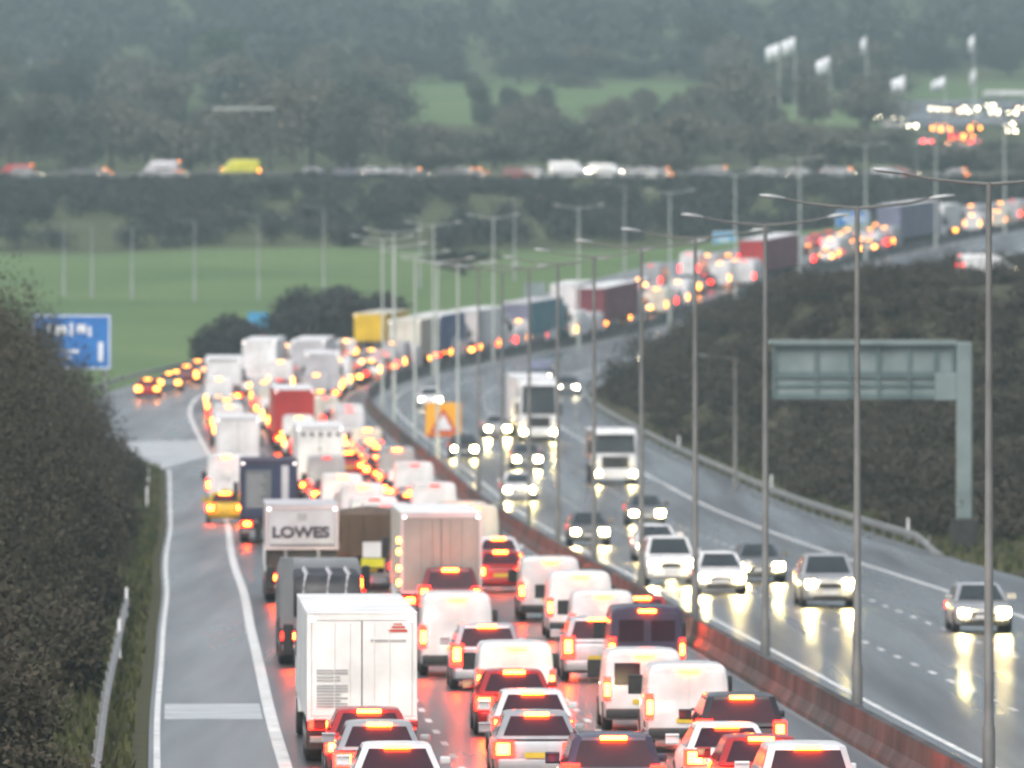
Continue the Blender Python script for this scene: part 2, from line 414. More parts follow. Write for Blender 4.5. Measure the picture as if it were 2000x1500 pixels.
# ------------------------------------------------------------------ vehicles: shared meshes
def car_parts(style):
    """dict name -> (mesh, material or None for paint); y = 0 is the rear, z = 0 the ground"""
    S = dict(
        hatch=dict(L=4.05, w=.88, zs=.96, top=1.46, gr=(.08, .52), gf=(3.05, 2.15), gw=(.83, .62), nose=.74, tail=.9),
        saloon=dict(L=4.6, w=.9, zs=.95, top=1.43, gr=(.62, 1.3), gf=(3.45, 2.6), gw=(.83, .6), nose=.72, tail=.98),
        estate=dict(L=4.6, w=.9, zs=.97, top=1.48, gr=(.06, .42), gf=(3.4, 2.5), gw=(.84, .63), nose=.74, tail=.9),
        suv=dict(L=4.5, w=.94, zs=1.1, top=1.72, gr=(.06, .36), gf=(3.2, 2.4), gw=(.88, .7), nose=.92, tail=1.05),
        mpv=dict(L=4.4, w=.91, zs=1.05, top=1.66, gr=(.05, .3), gf=(3.6, 2.35), gw=(.86, .68), nose=.84, tail=1.0))[style]
    L, w, zs, top = S['L'], S['w'], S['zs'], S['top']
    st = [(0, .84, .4, S['tail'] - .12), (.05, .93, .32, S['tail'] - .03), (.18, .97, .24, S['tail'] + .0), (.5, .99, .2, zs), (1.2, 1, .19, zs), (2.2, 1, .19, zs), (L - 1.15, 1, .19, zs - .03),
          (L - .8, .99, .2, zs - .1), (L - .35, .95, .22, S['nose'] + .06), (L - .1, .86, .26, S['nose'] - .04), (L, .74, .34, S['nose'] - .14)]
    rings = []
    for y, k, zb, zt in st:
        ww = w * k
        h = zt - zb
        half = [(ww * .8, zb), (ww * .95, zb + .05), (ww * .985, zb + .3 * h), (ww, zb + .62 * h), (ww * .975, zb + .86 * h), (ww * .9, zt - .015), (ww * .72, zt + .01)]
        rings.append([(x, y, z) for x, z in half] + [(-x, y, z) for x, z in reversed(half)])
    mb = MB().loft(rings)
    (ra, rb), (fa, fb), (wa, wb) = S['gr'], S['gf'], S['gw']
    zb_, zt_ = zs - .03, top - .04
    def lev(t, inset=0, dz=0):
        yr, yf, hw = ra + (rb - ra) * t + inset, fa + (fb - fa) * t - inset, wa + (wb - wa) * t - inset
        z = zb_ + (zt_ - zb_) * t + dz; c = .13
        return [(hw, yr + c, z), (hw, (yr + yf) / 2, z), (hw, yf - c, z), (hw - c, yf, z), (-(hw - c), yf, z), (-hw, yf - c, z), (-hw, (yr + yf) / 2, z), (-hw, yr + c, z), (-(hw - c), yr, z), (hw - c, yr, z)]
    mb.loft([lev(0), lev(1), lev(1, .09, .025), lev(1, .3, .04)])
    out = {}
    out['body'] = (mb.mesh('car_body', 38), None)
    def yz(t, rear): return (ra + (rb - ra) * t if rear else fa + (fb - fa) * t), zb_ + (zt_ - zb_) * t, wa + (wb - wa) * t
    y0, z0, h0 = yz(.14, True); y1, z1, h1 = yz(.9, True)
    k0, k1 = h0 - .12, h1 - .12
    out['rear_window'] = (MB().slab([(-k0, y0, z0), (k0, y0, z0), (k1, y1, z1), (-k1, y1, z1)], (0, -1, .3), .012).mesh('rear_window'), M['glass'])
    y0, z0, h0 = yz(.06, False); y1, z1, h1 = yz(.95, False); k0, k1 = h0 - .12, h1 - .12
    out['windscreen'] = (MB().slab([(-k0, y0, z0), (k0, y0, z0), (k1, y1, z1), (-k1, y1, z1)], (0, 1, .5), .012).mesh('windscreen'), M['screen'])
    sm = MB()
    def side(sg):
        t0, t1 = .12, .88
        f0 = lambda t: ra + (rb - ra) * t + .28; f1 = lambda t: fa + (fb - fa) * t - .25
        g = lambda t: wa + (wb - wa) * t
        zz = lambda t: zb_ + (zt_ - zb_) * t
        return MB().slab([(sg * g(t0), f0(t0), zz(t0)), (sg * g(t0), f1(t0), zz(t0)), (sg * g(t1), f1(t1), zz(t1)), (sg * g(t1), f0(t1), zz(t1))], (sg, 0, .2), .012).mesh('side_window')
    out['side_window'] = (side(1), M['glass']); out['side_window#'] = (side(-1), M['glass'])
    zt = S['tail']
    hi = style in ('suv', 'mpv', 'estate')
    def lamp(sg):
        if hi: return MB().bbox(sg * w * .7, sg * w * .99, -.04, .2, zt - .36, zt + .14, .03)
        return MB().bbox(sg * w * .56, sg * w * .985, -.04, .18, zt - .3, zt - .03, .03)
    def bulb(sg):
        if hi: return MB().bbox(sg * w * .76, sg * w * .93, -.06, -.03, zt - .24, zt + .06, .01)
        return MB().bbox(sg * w * .65, sg * w * .92, -.06, -.03, zt - .26, zt - .06, .01)
    out['taillight'] = (lamp(1).mesh('taillight'), 'tail'); out['taillight>bulb'] = (bulb(1).mesh('bulb'), 'bulb')
    out['taillight#'] = (lamp(-1).mesh('taillight'), 'tail'); out['taillight#>bulb'] = (bulb(-1).mesh('bulb'), 'bulb')
    y1, z1, _ = yz(.98, True)
    out['high_brake_light'] = (MB().bbox(-.24, .24, y1 - .11, y1 - .02, z1 - .035, z1 + .035, .01).mesh('high_brake_light'), 'bulb')
    out['bumper'] = (MB().bbox(-w * .9, w * .9, -.06, .2, .28, .55, .05).mesh('bumper', 40), M['plastic'] if style in ('suv',) else None)
    out['number_plate'] = (MB().box(-.26, .26, -.075, -.058, .56, .67).mesh('number_plate'), M['plate_y'])
    wr = .36 if style == 'suv' else .315
    for i, (sg, y) in enumerate(((1, .78), (-1, .78), (1, L - .86), (-1, L - .86))):
        q = '#' * i
        out['wheel' + q] = (MB().cyl_x(sg * (w - .2), sg * (w + .012), y, wr, wr).mesh('wheel', 40), M['tyre'])
        out['wheel%s>rim' % q] = (MB().cyl_x(sg * (w - .02), sg * (w + .022), y, wr, wr * .62, 12).mesh('rim', 40), M['rim'])
    nz = S['nose']
    for i, sg in enumerate((1, -1)):
        q = '#' * i
        out['headlight' + q] = (MB().bbox(sg * w * .5, sg * w * .86, L - .32, L - .02, nz - .2, nz - .02, .04).mesh('headlight'), 'headlens')
        out['headlight%s>bulb' % q] = (MB().bbox(sg * w * .52, sg * w * .85, L - .03, L + .03, nz - .22, nz - .02, .02).mesh('bulb'), 'headbulb')
        out['wing_mirror' + q] = (MB().bbox(sg * (w - .03), sg * (w + .17), fa - .42, fa - .3, zs + .02, zs + .17, .03).mesh('wing_mirror', 40), None)
    out['grille'] = (MB().bbox(-w * .42, w * .42, L - .06, L + .012, nz - .28, nz - .12, .02).mesh('grille'), M['plastic'])
    out['lower_grille'] = (MB().bbox(-w * .6, w * .6, L - .16, L + .012, .27, .4, .02).mesh('lower_grille'), M['plastic'])
    out['front_plate'] = (MB().box(-.26, .26, L + .012, L + .03, .44, .55).mesh('front_plate'), M['plate_w'])
    if style in ('estate', 'suv'):
        for i, sg in enumerate((1, -1)):
            out['roof_rail' + '#' * i] = (MB().tube([(sg * wb * .9, rb + .15, top - .02), (sg * wb * .92, rb + .3, top + .05), (sg * wb * .92, fb - .3, top + .05), (sg * wb * .9, fb - .1, top - .02)], .018, 6).mesh('roof_rail'), M['rim'])
    return out, dict(L=L, top=top, w=w)
def van_parts(style):
    Lh = dict(van=(4.95, 1.98, .96), tallvan=(5.6, 2.5, 1.0), carvan=(4.3, 1.84, .9))[style]
    L, top, w = Lh
    st = [(0, .95, .34, top - .05), (.06, .985, .28, top), (.5, 1, .24, top), (L - 2.0, 1, .22, top), (L - 1.75, .99, .22, top - .04), (L - 1.3, .98, .22, .45 * top + .78), (L - .8, .97, .22, 1.16), (L - .3, .93, .22, .98), (L - .06, .84, .26, .84), (L, .76, .32, .74)]
    rings = []
    for y, k, zb, zt in st:
        ww = w * k; h = zt - zb
        half = [(ww * .9, zb), (ww * .985, zb + .06), (ww, zb + .3 * h), (ww * .995, zb + .5 * h), (ww * .96, zb + .8 * h), (ww * .91, zt - .1), (ww * .83, zt - .02), (ww * .5, zt + .01)]
        rings.append([(x, y, z) for x, z in half] + [(-x, y, z) for x, z in reversed(half)])
    out = {'body': (MB().loft(rings).mesh('van_body', 38), None)}
    za, zb2 = top * .58, top * .84
    for i, sg in enumerate((1, -1)):
        q = '#' * i
        out['rear_door' + q] = (MB().bbox(sg * .02, sg * w * .84, -.012, .05, .5, top - .14, .01).mesh('rear_door'), None)
        out['rear_door%s>window' % q] = (MB().bbox(sg * .1, sg * w * .74, -.022, .0, za, zb2, .01).mesh('window'), M['glass'])
        out['taillight' + q] = (MB().bbox(sg * w * .86, sg * w * 1.0, -.03, .1, .72, 1.22, .02).mesh('taillight'), 'tail')
        out['taillight%s>bulb' % q] = (MB().bbox(sg * w * .88, sg * w * .98, -.045, -.02, .82, 1.08, .01).mesh('bulb'), 'bulb')
        out['headlight' + q] = (MB().bbox(sg * w * .52, sg * w * .86, L - .3, L - .02, .72, .92, .04).mesh('headlight'), 'headlens')
        out['headlight%s>bulb' % q] = (MB().bbox(sg * w * .58, sg * w * .78, L - .03, L + .03, .74, .88, .02).mesh('bulb'), 'headbulb')
        out['wing_mirror' + q] = (MB().bbox(sg * (w - .03), sg * (w + .22), L - 1.45, L - 1.3, 1.15, 1.5, .03).mesh('wing_mirror', 40), M['plastic'])
    out['door_handle'] = (MB().bbox(.05, .2, -.03, -.01, top * .48, top * .48 + .05, .01).mesh('door_handle'), M['plastic'])
    out['high_brake_light'] = (MB().bbox(-.22, .22, -.08, .03, top - .13, top - .06, .01).mesh('high_brake_light'), 'bulb')
    out['bumper'] = (MB().bbox(-w * .96, w * .96, -.1, .12, .3, .52, .04).mesh('bumper', 40), M['plastic'])
    out['number_plate'] = (MB().box(-.26, .26, -.035, -.014, .62, .73).mesh('number_plate'), M['plate_y'])
    z0, z1 = 1.18, top - .16; y0, y1 = L - .82, L - 1.7
    out['windscreen'] = (MB().slab([(-w * .86, y0 + .03, z0), (w * .86, y0 + .03, z0), (w * .78, y1 + .03, z1), (-w * .78, y1 + .03, z1)], (0, 1, .8), .03).mesh('windscreen'), M['screen'])
    out['grille'] = (MB().bbox(-w * .45, w * .45, L - .06, L + .012, .5, .74, .02).mesh('grille'), M['plastic'])
    out['front_plate'] = (MB().box(-.26, .26, L + .012, L + .03, .36, .47).mesh('front_plate'), M['plate_w'])
    for i, (sg, y) in enumerate(((1, .95), (-1, .95), (1, L - .95), (-1, L - .95))):
        q = '#' * i
        out['wheel' + q] = (MB().cyl_x(sg * (w - .22), sg * (w + .012), y, .34, .34).mesh('wheel', 40), M['tyre'])
        out['wheel%s>rim' % q] = (MB().cyl_x(sg * (w - .02), sg * (w + .022), y, .34, .2, 12).mesh('rim', 40), M['rim'])
    return out, dict(L=L, top=top, w=w)
PROTO = {k: car_parts(k) for k in ('hatch', 'saloon', 'estate', 'suv', 'mpv')}
PROTO.update({k: van_parts(k) for k in ('van', 'tallvan', 'carvan')})
REARONLY = {'rear_window', 'taillight', 'high_brake_light', 'number_plate', 'rear_door', 'door_seam', 'door_handle'}
FRONTONLY = {'windscreen', 'headlight', 'grille', 'lower_grille', 'front_plate'}
LOG = []
def pose(root, s, off, away, L):
    t, g = float(mt(s)), float(mg(s))
    fwd = Vector((t, 1, g)).normalized()
    yaw = math.atan2(-fwd.x, fwd.y); pitch = math.asin(fwd.z)
    if away: root.location = P(s, off); root.rotation_euler = (pitch, 0, yaw)
    else: root.location = P(s + L, off); root.rotation_euler = (-pitch, 0, yaw + math.pi)
def fill(root, style, colour, away=True, light=2, lod=0, blank=False):
    pr, info = PROTO[style]
    done = {}
    for key, (me, mat) in pr.items():
        top = key.split('>')[0]; nameonly = key.split('>')[-1].replace('#', ''); tn = top.replace('#', '')
        if blank and nameonly == 'window': continue
        if lod >= 1 and nameonly in ('rim', 'roof_rail', 'lower_grille', 'bumper'): continue
        if lod >= 2 and nameonly in ('wing_mirror', 'grille', 'number_plate', 'front_plate', 'window'): continue
        if lod >= 2 and (tn in FRONTONLY if away else tn in REARONLY): continue
        if lod >= 2 and nameonly == 'bulb': continue
        if lod >= 3 and nameonly == 'wheel' and top.count('#') > 1: continue
        if mat is None: mt_ = paint(colour)
        elif mat == 'tail': mt_ = (M['tail'] if light >= 1 and away else M['taildim']) if not (lod >= 2 and light == 2 and away) else M['brakefar']
        elif mat == 'bulb': mt_ = (M['brake'] if lod < 2 else M['brakefar']) if (light == 2 and away) else M['taildim']
        elif mat == 'headlens': mt_ = (M['headfar'] if (lod >= 2 and not away and light) else M['headlens'])
        elif mat == 'headbulb': mt_ = M['head'] if (not away and light) else M['headlens']
        else: mt_ = mat
        par = root if '>' not in key else done.get(top, root)
        done[key] = obj(nameonly, me, mt_, par)
    return info
def car(style, px, py, colour, label, away=True, light=2, cat=None, group=None, lod=None, offset=None, hz=0.0, sz=1.0, sx=1.0, near=None):
    """px, py: photo pixel of the top edge of the end we see; hz: extra height"""
    info = PROTO[style][1]
    X, D, s, off = solve(px, py, info['top'] * sz)
    if near is not None:
        s = near; off = (px - CX) * s / F - float(mx(s))
    if offset is not None: off = offset
    if away and s > 640 and off > -14: off = max(-12.2, min(off, -4.0))
    if lod is None: lod = 0 if D < 330 else 1 if D < 620 else 2
    van = style in ('van', 'tallvan', 'carvan')
    root = empty('van' if van else 'car', (0, 0, 0), label, cat or ('van' if van else 'car'), group or ('vehicles queuing away from the camera' if away else 'vehicles coming towards the camera'))
    fill(root, style, colour, away, light, lod, van and colour != 'purple' and not (style == 'carvan' and py == 1270))
    pose(root, s, off, away, info['L'])
    root.scale = (sx, 1, sz)
    LOG.append((round(s), round(off, 1), style, colour, label[:40]))
    return root

# ------------------------------------------------------------------ lorries
def lorry(px, py, label, w=2.5, h=3.9, L=13.6, body='white', doors='white', roof='white', cab='white', away=True, light=2, deck=1.05, lod=0, extra=None, style='box', cab_h=3.3, offset=None, frame='pale', name='lorry', side=None, turn=0):
    X, D, s, off = solve(px, py, h if away else cab_h if py_cab(style) else h)
    if away and s > 640: off = max(-12.2, min(off, -4.3))
    if offset is not None: off = offset
    root = empty(name, (0, 0, 0), label, 'lorry', 'lorries in the traffic')
    hw = w / 2
    Lt = L + (2.6 if style != 'rigid' else 2.2)
    pose(root, s, off, away, Lt)
    root.rotation_euler.z -= R(turn)
    LOG.append((round(s), round(off, 1), 'lorry', body, label[:40]))
    if style in ('box', 'rigid'):
        part('box_body', MB().bbox(-hw, hw, .03, L, deck, h - .05, .03), panel(side or body), root)
        part('roof', MB().bbox(-hw - .01, hw + .01, -.02, L + .01, h - .05, h, .02), panel(roof), root)
        fr = MB(); b = .09
        fr.box(-hw, -hw + b, -.02, .03, deck, h - .05).box(hw - b, hw, -.02, .03, deck, h - .05).box(-hw + b, hw - b, -.02, .03, h - .05 - b * 1.4, h - .05).box(-hw + b, hw - b, -.02, .03, deck, deck + b)
        part('door_frame', fr, panel(frame), root)
        if extra != 'panel':
            part('door_seam', MB().box(-.011, .011, -.004, .028, deck + b + .01, h - .06 - b * 1.4), M['plastic'], root)
            for sg in (1, -1):
                d = part('rear_door', MB().bbox(min(sg * .012, sg * (hw - b - .01)), max(sg * .012, sg * (hw - b - .01)), -.01, .028, deck + b + .01, h - .06 - b * 1.4, .008), panel(doors), root)
                if lod < 2:
                    br = MB()
                    for u in (.22, .5): br.tube([(sg * u * hw, -.022, deck + .12), (sg * u * hw, -.022, h - .25)], .011, 6)
                    part('lock_bar', br, panel(doors), d)
    elif style == 'tipper':
        rings = []
        for y, k in ((0, 1), (L, 1)):
            rings.append([(-hw, y, h), (-hw * .96, y, deck), (hw * .96, y, deck), (hw, y, h), (hw - .08, y, h), (hw * .9, y, deck + .1), (-hw * .9, y, deck + .1), (-hw + .08, y, h)])
        part('tipper_body', MB().loft(rings), panel(body), root)
        part('tailboard', MB().bbox(-hw, hw, -.09, -.01, deck, h - .06, .02), panel(doors), root)
        rb = MB()
        for u in (-.7, -.25, .25, .7): rb.box(u * hw - .05, u * hw + .05, -.15, -.092, deck + .05, h - .12)
        part('tailboard_rib', rb, panel(doors), root)
        vs, fs = [], []
        nx, ny = 10, 24
        for j in range(ny + 1):
            for i in range(nx + 1):
                u, q = i / nx, j / ny
                vs.append(((u - .5) * 2 * (hw - .1), .05 + q * (L - .1), h - .2 + .3 * math.sin(math.pi * u) ** .5 * math.sin(math.pi * min(1, q * 1.0)) ** .4 + rnd.uniform(-.05, .05)))
        for j in range(ny):
            for i in range(nx): a = j * (nx + 1) + i; fs.append((a, a + 1, a + nx + 2, a + nx + 1))
        part('load', MB().add(vs, fs), M['soil'], root, 60)
    elif style == 'flatbed':
        part('deck', MB().bbox(-hw, hw, 0, L, deck - .15, deck, .02), M['chassis'], root)
        g = MB()
        g.box(-hw, -hw + .36, .0, .12, deck, h).box(hw - .12, hw, .0, .12, deck, deck + .7).box(-hw + .36, hw - .12, .02, .1, deck + .02, deck + .3)
        part('rear_frame', g, panel('grey'), root)
        g = MB()
        for k in range(5):
            g.cyl_x(-hw + .42, hw - .2, 1.2 + k * 1.62, deck + .72, .72, 20)
        part('load', g, M['tarp'], root, 50)
        g = MB()
        for k in range(5):
            for x in (-.45, .2, .7): g.tube([(x + .12 * math.cos(a), 1.2 + k * 1.62 + .74 * math.cos(a), deck + .72 + .74 * math.sin(a)) for a in [i * math.pi / 10 for i in range(11)]], .03, 6)
        part('load_strap', g, panel('pale'), root)
    # running gear
    part('chassis', MB().box(-hw * .42, hw * .42, .15, L + .6, .62, deck - .02), M['chassis'], root)
    bp = MB().bbox(-hw * .95, hw * .95, -.02, .1, .46, .6, .02).box(-.6, -.5, .0, .15, .6, deck).box(.5, .6, .0, .15, .6, deck)
    part('rear_bumper', bp, M['steel'], root)
    r = .5
    ax = (1.9, 3.2, 4.5) if L > 11 else (2.2, 3.5) if L > 8 else (1.8,)
    for sg in (1, -1):
        for y in ax:
            wo = part('wheel', MB().cyl_x(min(sg * hw, sg * (hw - .38)) , max(sg * hw, sg * (hw - .38)), y, r, r), M['tyre'], root, 40)
            if lod < 1: part('rim', MB().cyl_x(sg * (hw - .02), sg * (hw + .01), y, r, .27, 12), M['rim'], wo, 40)
        part('wheel', MB().cyl_x(min(sg * hw, sg * (hw - .32)), max(sg * hw, sg * (hw - .32)), L + 1.1, r, r), M['tyre'], root, 40)
        if lod < 2:
            part('mudguard', MB().box(min(sg * hw, sg * (hw - .4)), max(sg * hw, sg * (hw - .4)), .75, .78, .3, .95), M['plastic'], root)
        if away:
            tl = part('taillight', MB().bbox(min(sg * (hw - .5), sg * (hw - .03)), max(sg * (hw - .5), sg * (hw - .03)), -.08, .02, .74, .95, .02), M['tail'] if light else M['taildim'], root)
            if light == 2: part('bulb', MB().bbox(min(sg * (hw - .42), sg * (hw - .16)), max(sg * (hw - .42), sg * (hw - .16)), -.095, -.07, .77, .92, .01), M['brake'], tl)
            if lod < 2 and style in ('box', 'rigid'):
                part('marker_light', MB().bbox(sg * (hw - .12) - .05, sg * (hw - .12) + .05, -.05, -.018, h - .2, h - .12, .01), M['marker'], root)
    if away: part('number_plate', MB().box(-.26, .26, -.06, -.03, .64, .76), M['plate_y'], root)
    # cab
    y0, y1 = L + .35, Lt
    cw = min(hw, 1.24)
    zc = cab_h
    rings = []
    for z, a, b, k in ((.55, y0, y1, .97), (1.2, y0, y1, 1), (1.75, y0, y1 - .03, 1), (zc - .25, y0, y1 - .28, .97), (zc, y0 + .1, y1 - .6, .9)):
        q = cw * k; c = .12
        rings.append([(q, a, z), (q, b - c, z), (q - c, b, z), (-q + c, b, z), (-q, b - c, z), (-q, a, z)])
    cb_ = part('cab', MB().loft(rings), paint(cab), root, 40)
    part('windscreen', MB().slab([(-cw * .88, y1 + .005, 1.8), (cw * .88, y1 + .005, 1.8), (cw * .84, y1 - .24, zc - .4), (-cw * .84, y1 - .24, zc - .4)], (0, 1, .2), .02), M['screen'], cb_)
    part('grille', MB().bbox(-cw * .6, cw * .6, y1 - .05, y1 + .02, .95, 1.6, .02), M['plastic'] if not away else M['plastic'], cb_)
    part('front_bumper', MB().bbox(-cw, cw, y1 - .3, y1 + .06, .35, .85, .05), paint(cab) if light != 9 else M['plastic'], cb_)
    part('visor', MB().bbox(-cw * .85, cw * .85, y1 - .28, y1 - .02, zc - .36, zc - .28, .02), M['plastic'], cb_)
    for sg in (1, -1):
        part('side_window', MB().box(min(sg * cw, sg * (cw + .008)), max(sg * cw, sg * (cw + .008)), y0 + .75, y1 - .38, 1.75, zc - .5), M['glass'], cb_)
        part('wing_mirror', MB().bbox(sg * (cw + .16) - .11, sg * (cw + .16) + .11, y1 - .28, y1 - .12, 1.75, 2.45, .04), M['plastic'], cb_)
        hl = part('headlight', MB().bbox(sg * cw * .78 - .2, sg * cw * .78 + .2, y1 - .1, y1 + .08, .52, .78, .03), M['headlens'], cb_)
        if not away and light: part('bulb', MB().bbox(sg * cw * .78 - .12, sg * cw * .78 + .12, y1 + .07, y1 + .11, .56, .74, .02), M['head'], hl)
    return root
def py_cab(style): return style != 'deep'
def bars(root, rects, mat, name='lettering', y=-.022):
    mb = MB()
    for x0, x1, z0, z1 in rects: mb.box(x0, x1, y - .004, y, z0, z1)
    return part(name, mb, mat, root)
def text_mesh(body, size):
    cu = bpy.data.curves.new('lettering', 'FONT'); cu.body = body; cu.size = size; cu.align_x = 'CENTER'; cu.extrude = .004; cu.offset = .022
    o = bpy.data.objects.new('lettering', cu); C.objects.link(o)
    dg = bpy.context.evaluated_depsgraph_get(); dg.update()
    me = bpy.data.meshes.new_from_object(o.evaluated_get(dg))
    bpy.data.objects.remove(o); bpy.data.curves.remove(cu)
    return me

# --- nearest lorries
a = lorry(707, 1195, 'big white box lorry with plain double rear doors, nearest lorry in the left lane', w=2.3, h=3.2, L=13.6, deck=.92, cab='white', frame='white', cab_h=2.9)
bars(a, [(-.95, -.3, z, z + .035) for z in (1.2, 1.26, 1.38, 1.52, 1.58, 1.64, 1.9, 1.96)] + [(-.95, -.45, z, z + .035) for z in (1.32, 1.45, 1.75, 1.82)], M['letter'])
bars(a, [(.18, .92, 2.58, 2.62)], M['letter'], 'trim_line')
bars(a, [(.55, .95, 2.78, 2.83), (.62, .9, 2.86, 2.9), (.66, .84, 2.93, 2.96)], M['sign_red'], 'emblem')
a = lorry(625, 1090, 'flatbed lorry with a grey rear frame and strapped dark rolls behind the big white lorry', w=2.4, h=2.95, L=9.5, style='flatbed', cab='grey', cab_h=2.7, offset=-12.0)
a = lorry(590, 985, 'lorry with a dark five-letter name on its pale rear panel above an open underside', w=2.45, h=3.3, L=10, deck=1.78, body='pale', doors='pale', roof='pale', cab='white', frame='rose', cab_h=3.0, extra='panel')
t = obj('lettering', text_mesh('LOWES', .52), M['letter_dark'], a); t.location = (-.05, -.03, 2.2); t.rotation_euler = (R(90), 0, 0); t.scale = (1.12, .95, 1)
part('rear_panel', MB().bbox(-1.1, 1.1, -.012, .028, 1.9, 3.1, .01), panel('pale'), a)
bars(a, [(-.16, .16, 2.75, 3.0)], M['letter'], 'emblem', -.02)
bars(a, [(-1.05, 1.05, 1.93, 1.96)], M['letter_dark'], 'trim_line', -.02)
part('underside', MB().bbox(-1.15, 1.15, .06, 9.6, 1.0, 1.75, .02), M['chassis'], a)
a = lorry(722, 1000, 'brown tipper lorry heaped with spoil, white and yellow markings low on its tail', w=2.35, h=2.75, L=7.5, style='tipper', body='brown', doors='brown', cab='brown', cab_h=2.7, deck=1.2)
part('marking_board', MB().bbox(-.25, .45, -.2, -.16, 1.15, 1.7, .01), panel('white'), a)
part('hazard_board', MB().bbox(-.3, .5, -.2, -.16, .8, 1.12, .01), panel('lime'), a)
a = lorry(862, 1000, 'tall cream box trailer with closed double doors and amber lights up its left edge', w=2.5, h=3.55, L=13.6, doors='taupe', body='cream', roof='white', cab='white', frame='rose')
for z in (1.3, 1.75, 2.25, 2.6):
    part('marker_light', MB().bbox(-1.36, -1.26, -.06, .02, z, z + .16, .02), M['amber'], a)
a = lorry(525, 898, 'dark navy box lorry with a grey square notice on its rear and a pink stripe', w=2.45, h=3.6, L=10, body='navy', doors='navy', roof='purple', cab='navy', frame='purple', extra='panel')
part('rear_panel', MB().bbox(-1.12, 1.12, -.012, .028, 1.2, 3.4, .01), panel('navy'), a)
part('notice_board', MB().bbox(-1.0, .1, -.03, -.013, 1.5, 3.15, .008), panel('grey'), a)
bars(a, [(-.9, -.15 - .1 * (i % 3), 1.6 + i * .18, 1.66 + i * .18) for i in range(8)], M['letter'], 'lettering', -.034)
part('stripe', MB().bbox(.55, .85, -.03, -.013, 1.25, 3.35, .008), panel('pale'), a)
a = lorry(625, 832, 'tall white lorry with five small dark vents in a row above its rear doors', w=2.48, h=3.9, L=13.6)
for k in range(5): bars(a, [(-.95 + k * .45, -.78 + k * .45, 3.35, 3.58)], M['letter_dark'], 'vent', -.024)
for q in ((-.08, .08, 2.6, 2.8), (-.5, -.25, 1.5, 1.62), (.2, .45, 1.6, 1.7)): bars(a, [q], M['letter'], 'emblem')
a = lorry(575, 760, 'bright red box lorry in the middle lane with amber lights along its base', w=2.5, h=3.9, L=12, body='red', doors='red', roof='white', cab='red', frame='red', lod=1)
for x in (-.7, -.25, .2): part('marker_light', MB().bbox(x - .15, x + .15, -.06, -.02, 1.12, 1.26, .02), M['amber'], a)
a = lorry(465, 815, 'white box lorry with two plain doors ahead of the yellow van in the left lane', w=2.45, h=3.7, L=10, lod=1)
a = lorry(437, 700, 'white flat-roofed lorry with a dark open base at the start of the far bend', w=2.6, h=3.5, L=9, deck=1.6, lod=1, extra='panel')
a = lorry(506, 665, 'tall narrow white lorry rounding the bend beside the outer kerb', w=2.55, h=3.95, L=12, lod=1, frame='white')
a = lorry(602, 664, 'white lorry with a bright roof in the middle of the far bend', w=2.55, h=3.9, L=12, lod=1, doors='pale')
a = lorry(645, 690, 'pinkish white lorry close beside the central barrier at the bend', w=2.5, h=3.7, L=9, lod=1, doors='pale')
a = lorry(722, 612, 'lorry with a bright yellow upper body and pale roof on the bend', w=2.6, h=4.2, L=12, body='yellow', doors='yellow', roof='cream', cab='yellow', frame='yellow', lod=1, deck=1.9)
a = lorry(790, 625, 'beige curtain-sided lorry between the yellow and the blue lorries', w=2.6, h=4.0, L=13, body='beige', doors='cream', roof='cream', cab='white', lod=1, frame='cream')
a = lorry(856, 616, 'deep blue curtain-sided lorry with a pale roof on the bend', w=2.6, h=4.1, L=13, body='blue', doors='blue', roof='white', cab='white', lod=1, frame='slate')
a = lorry(915, 606, 'pale grey lorry just beyond the deep blue one', w=2.6, h=4.0, L=12, body='pale', doors='pale', roof='white', cab='white', lod=2)
a = lorry(978, 604, 'white lorry with a rounded cab between pale and teal lorries', w=2.6, h=4.0, L=8, body='white', doors='white', cab='cream', lod=2)
a = lorry(1085, 590, 'teal and grey lorry facing along the far straight', w=2.6, h=4.0, L=12, body='teal', doors='slate', roof='pale', cab='teal', lod=2)
a = lorry(1102, 555, 'white-topped lorry standing taller behind the teal lorry', w=2.5, h=4.2, L=7, body='white', lod=2)
a = lorry(1196, 562, 'maroon box lorry with a white roof, left of the shrub bank crest', w=2.6, h=4.1, L=13.6, body='maroon', doors='maroon', roof='white', cab='white', lod=2, frame='maroon')
a = lorry(1500, 468, 'crimson and white curtain-sided lorry climbing above the shrub bank', w=2.6, h=4.2, L=13.6, body='maroon', doors='red', roof='white', cab='white', lod=2, frame='maroon', turn=5)
a = lorry(1825, 400, 'tall slate blue lorry with a bright roof near the top of the climb', w=2.6, h=4.6, L=13.6, body='slate', doors='slate', roof='white', cab='white', lod=2, frame='slate', turn=6)
a = lorry(1965, 402, 'white lorry at the right edge at the top of the climb', w=2.6, h=3.6, L=8, body='white', cab='white', lod=2)
# oncoming lorries
a = lorry(1052, 745, 'white articulated lorry with a blue-grey windscreen coming down the opposite carriageway', w=2.55, h=4.0, L=13, away=False, cab_h=3.9, cab='white', body='white')
a = lorry(1202, 838, 'broad white lorry with dark windscreen and lit lamps beside the right verge', w=2.5, h=3.0, L=6, away=False, cab_h=3.1, cab='white', body='grey', deck=1.3)

# --- cars and vans in the queue, left lane
car('hatch', 777, 1455, 'white', 'white hatchback cut by the bottom edge, nearest car in the left lane')
car('hatch', 742, 1412, 'silver', 'silver hatchback between the red car and the nearest white hatchback')
car('hatch', 722, 1386, 'red', 'red car directly behind the big white box lorry')
car('estate', 662, 1098, 'black', 'black estate car seen over the roof of the big white lorry', near=304)
car('tallvan', 442, 888, 'white', 'white van just ahead of the small bright yellow car at the left lane edge')
Yv = car('hatch', 440, 940, 'yellow', 'small bright yellow car tight behind a white van in the left lane', near=436)
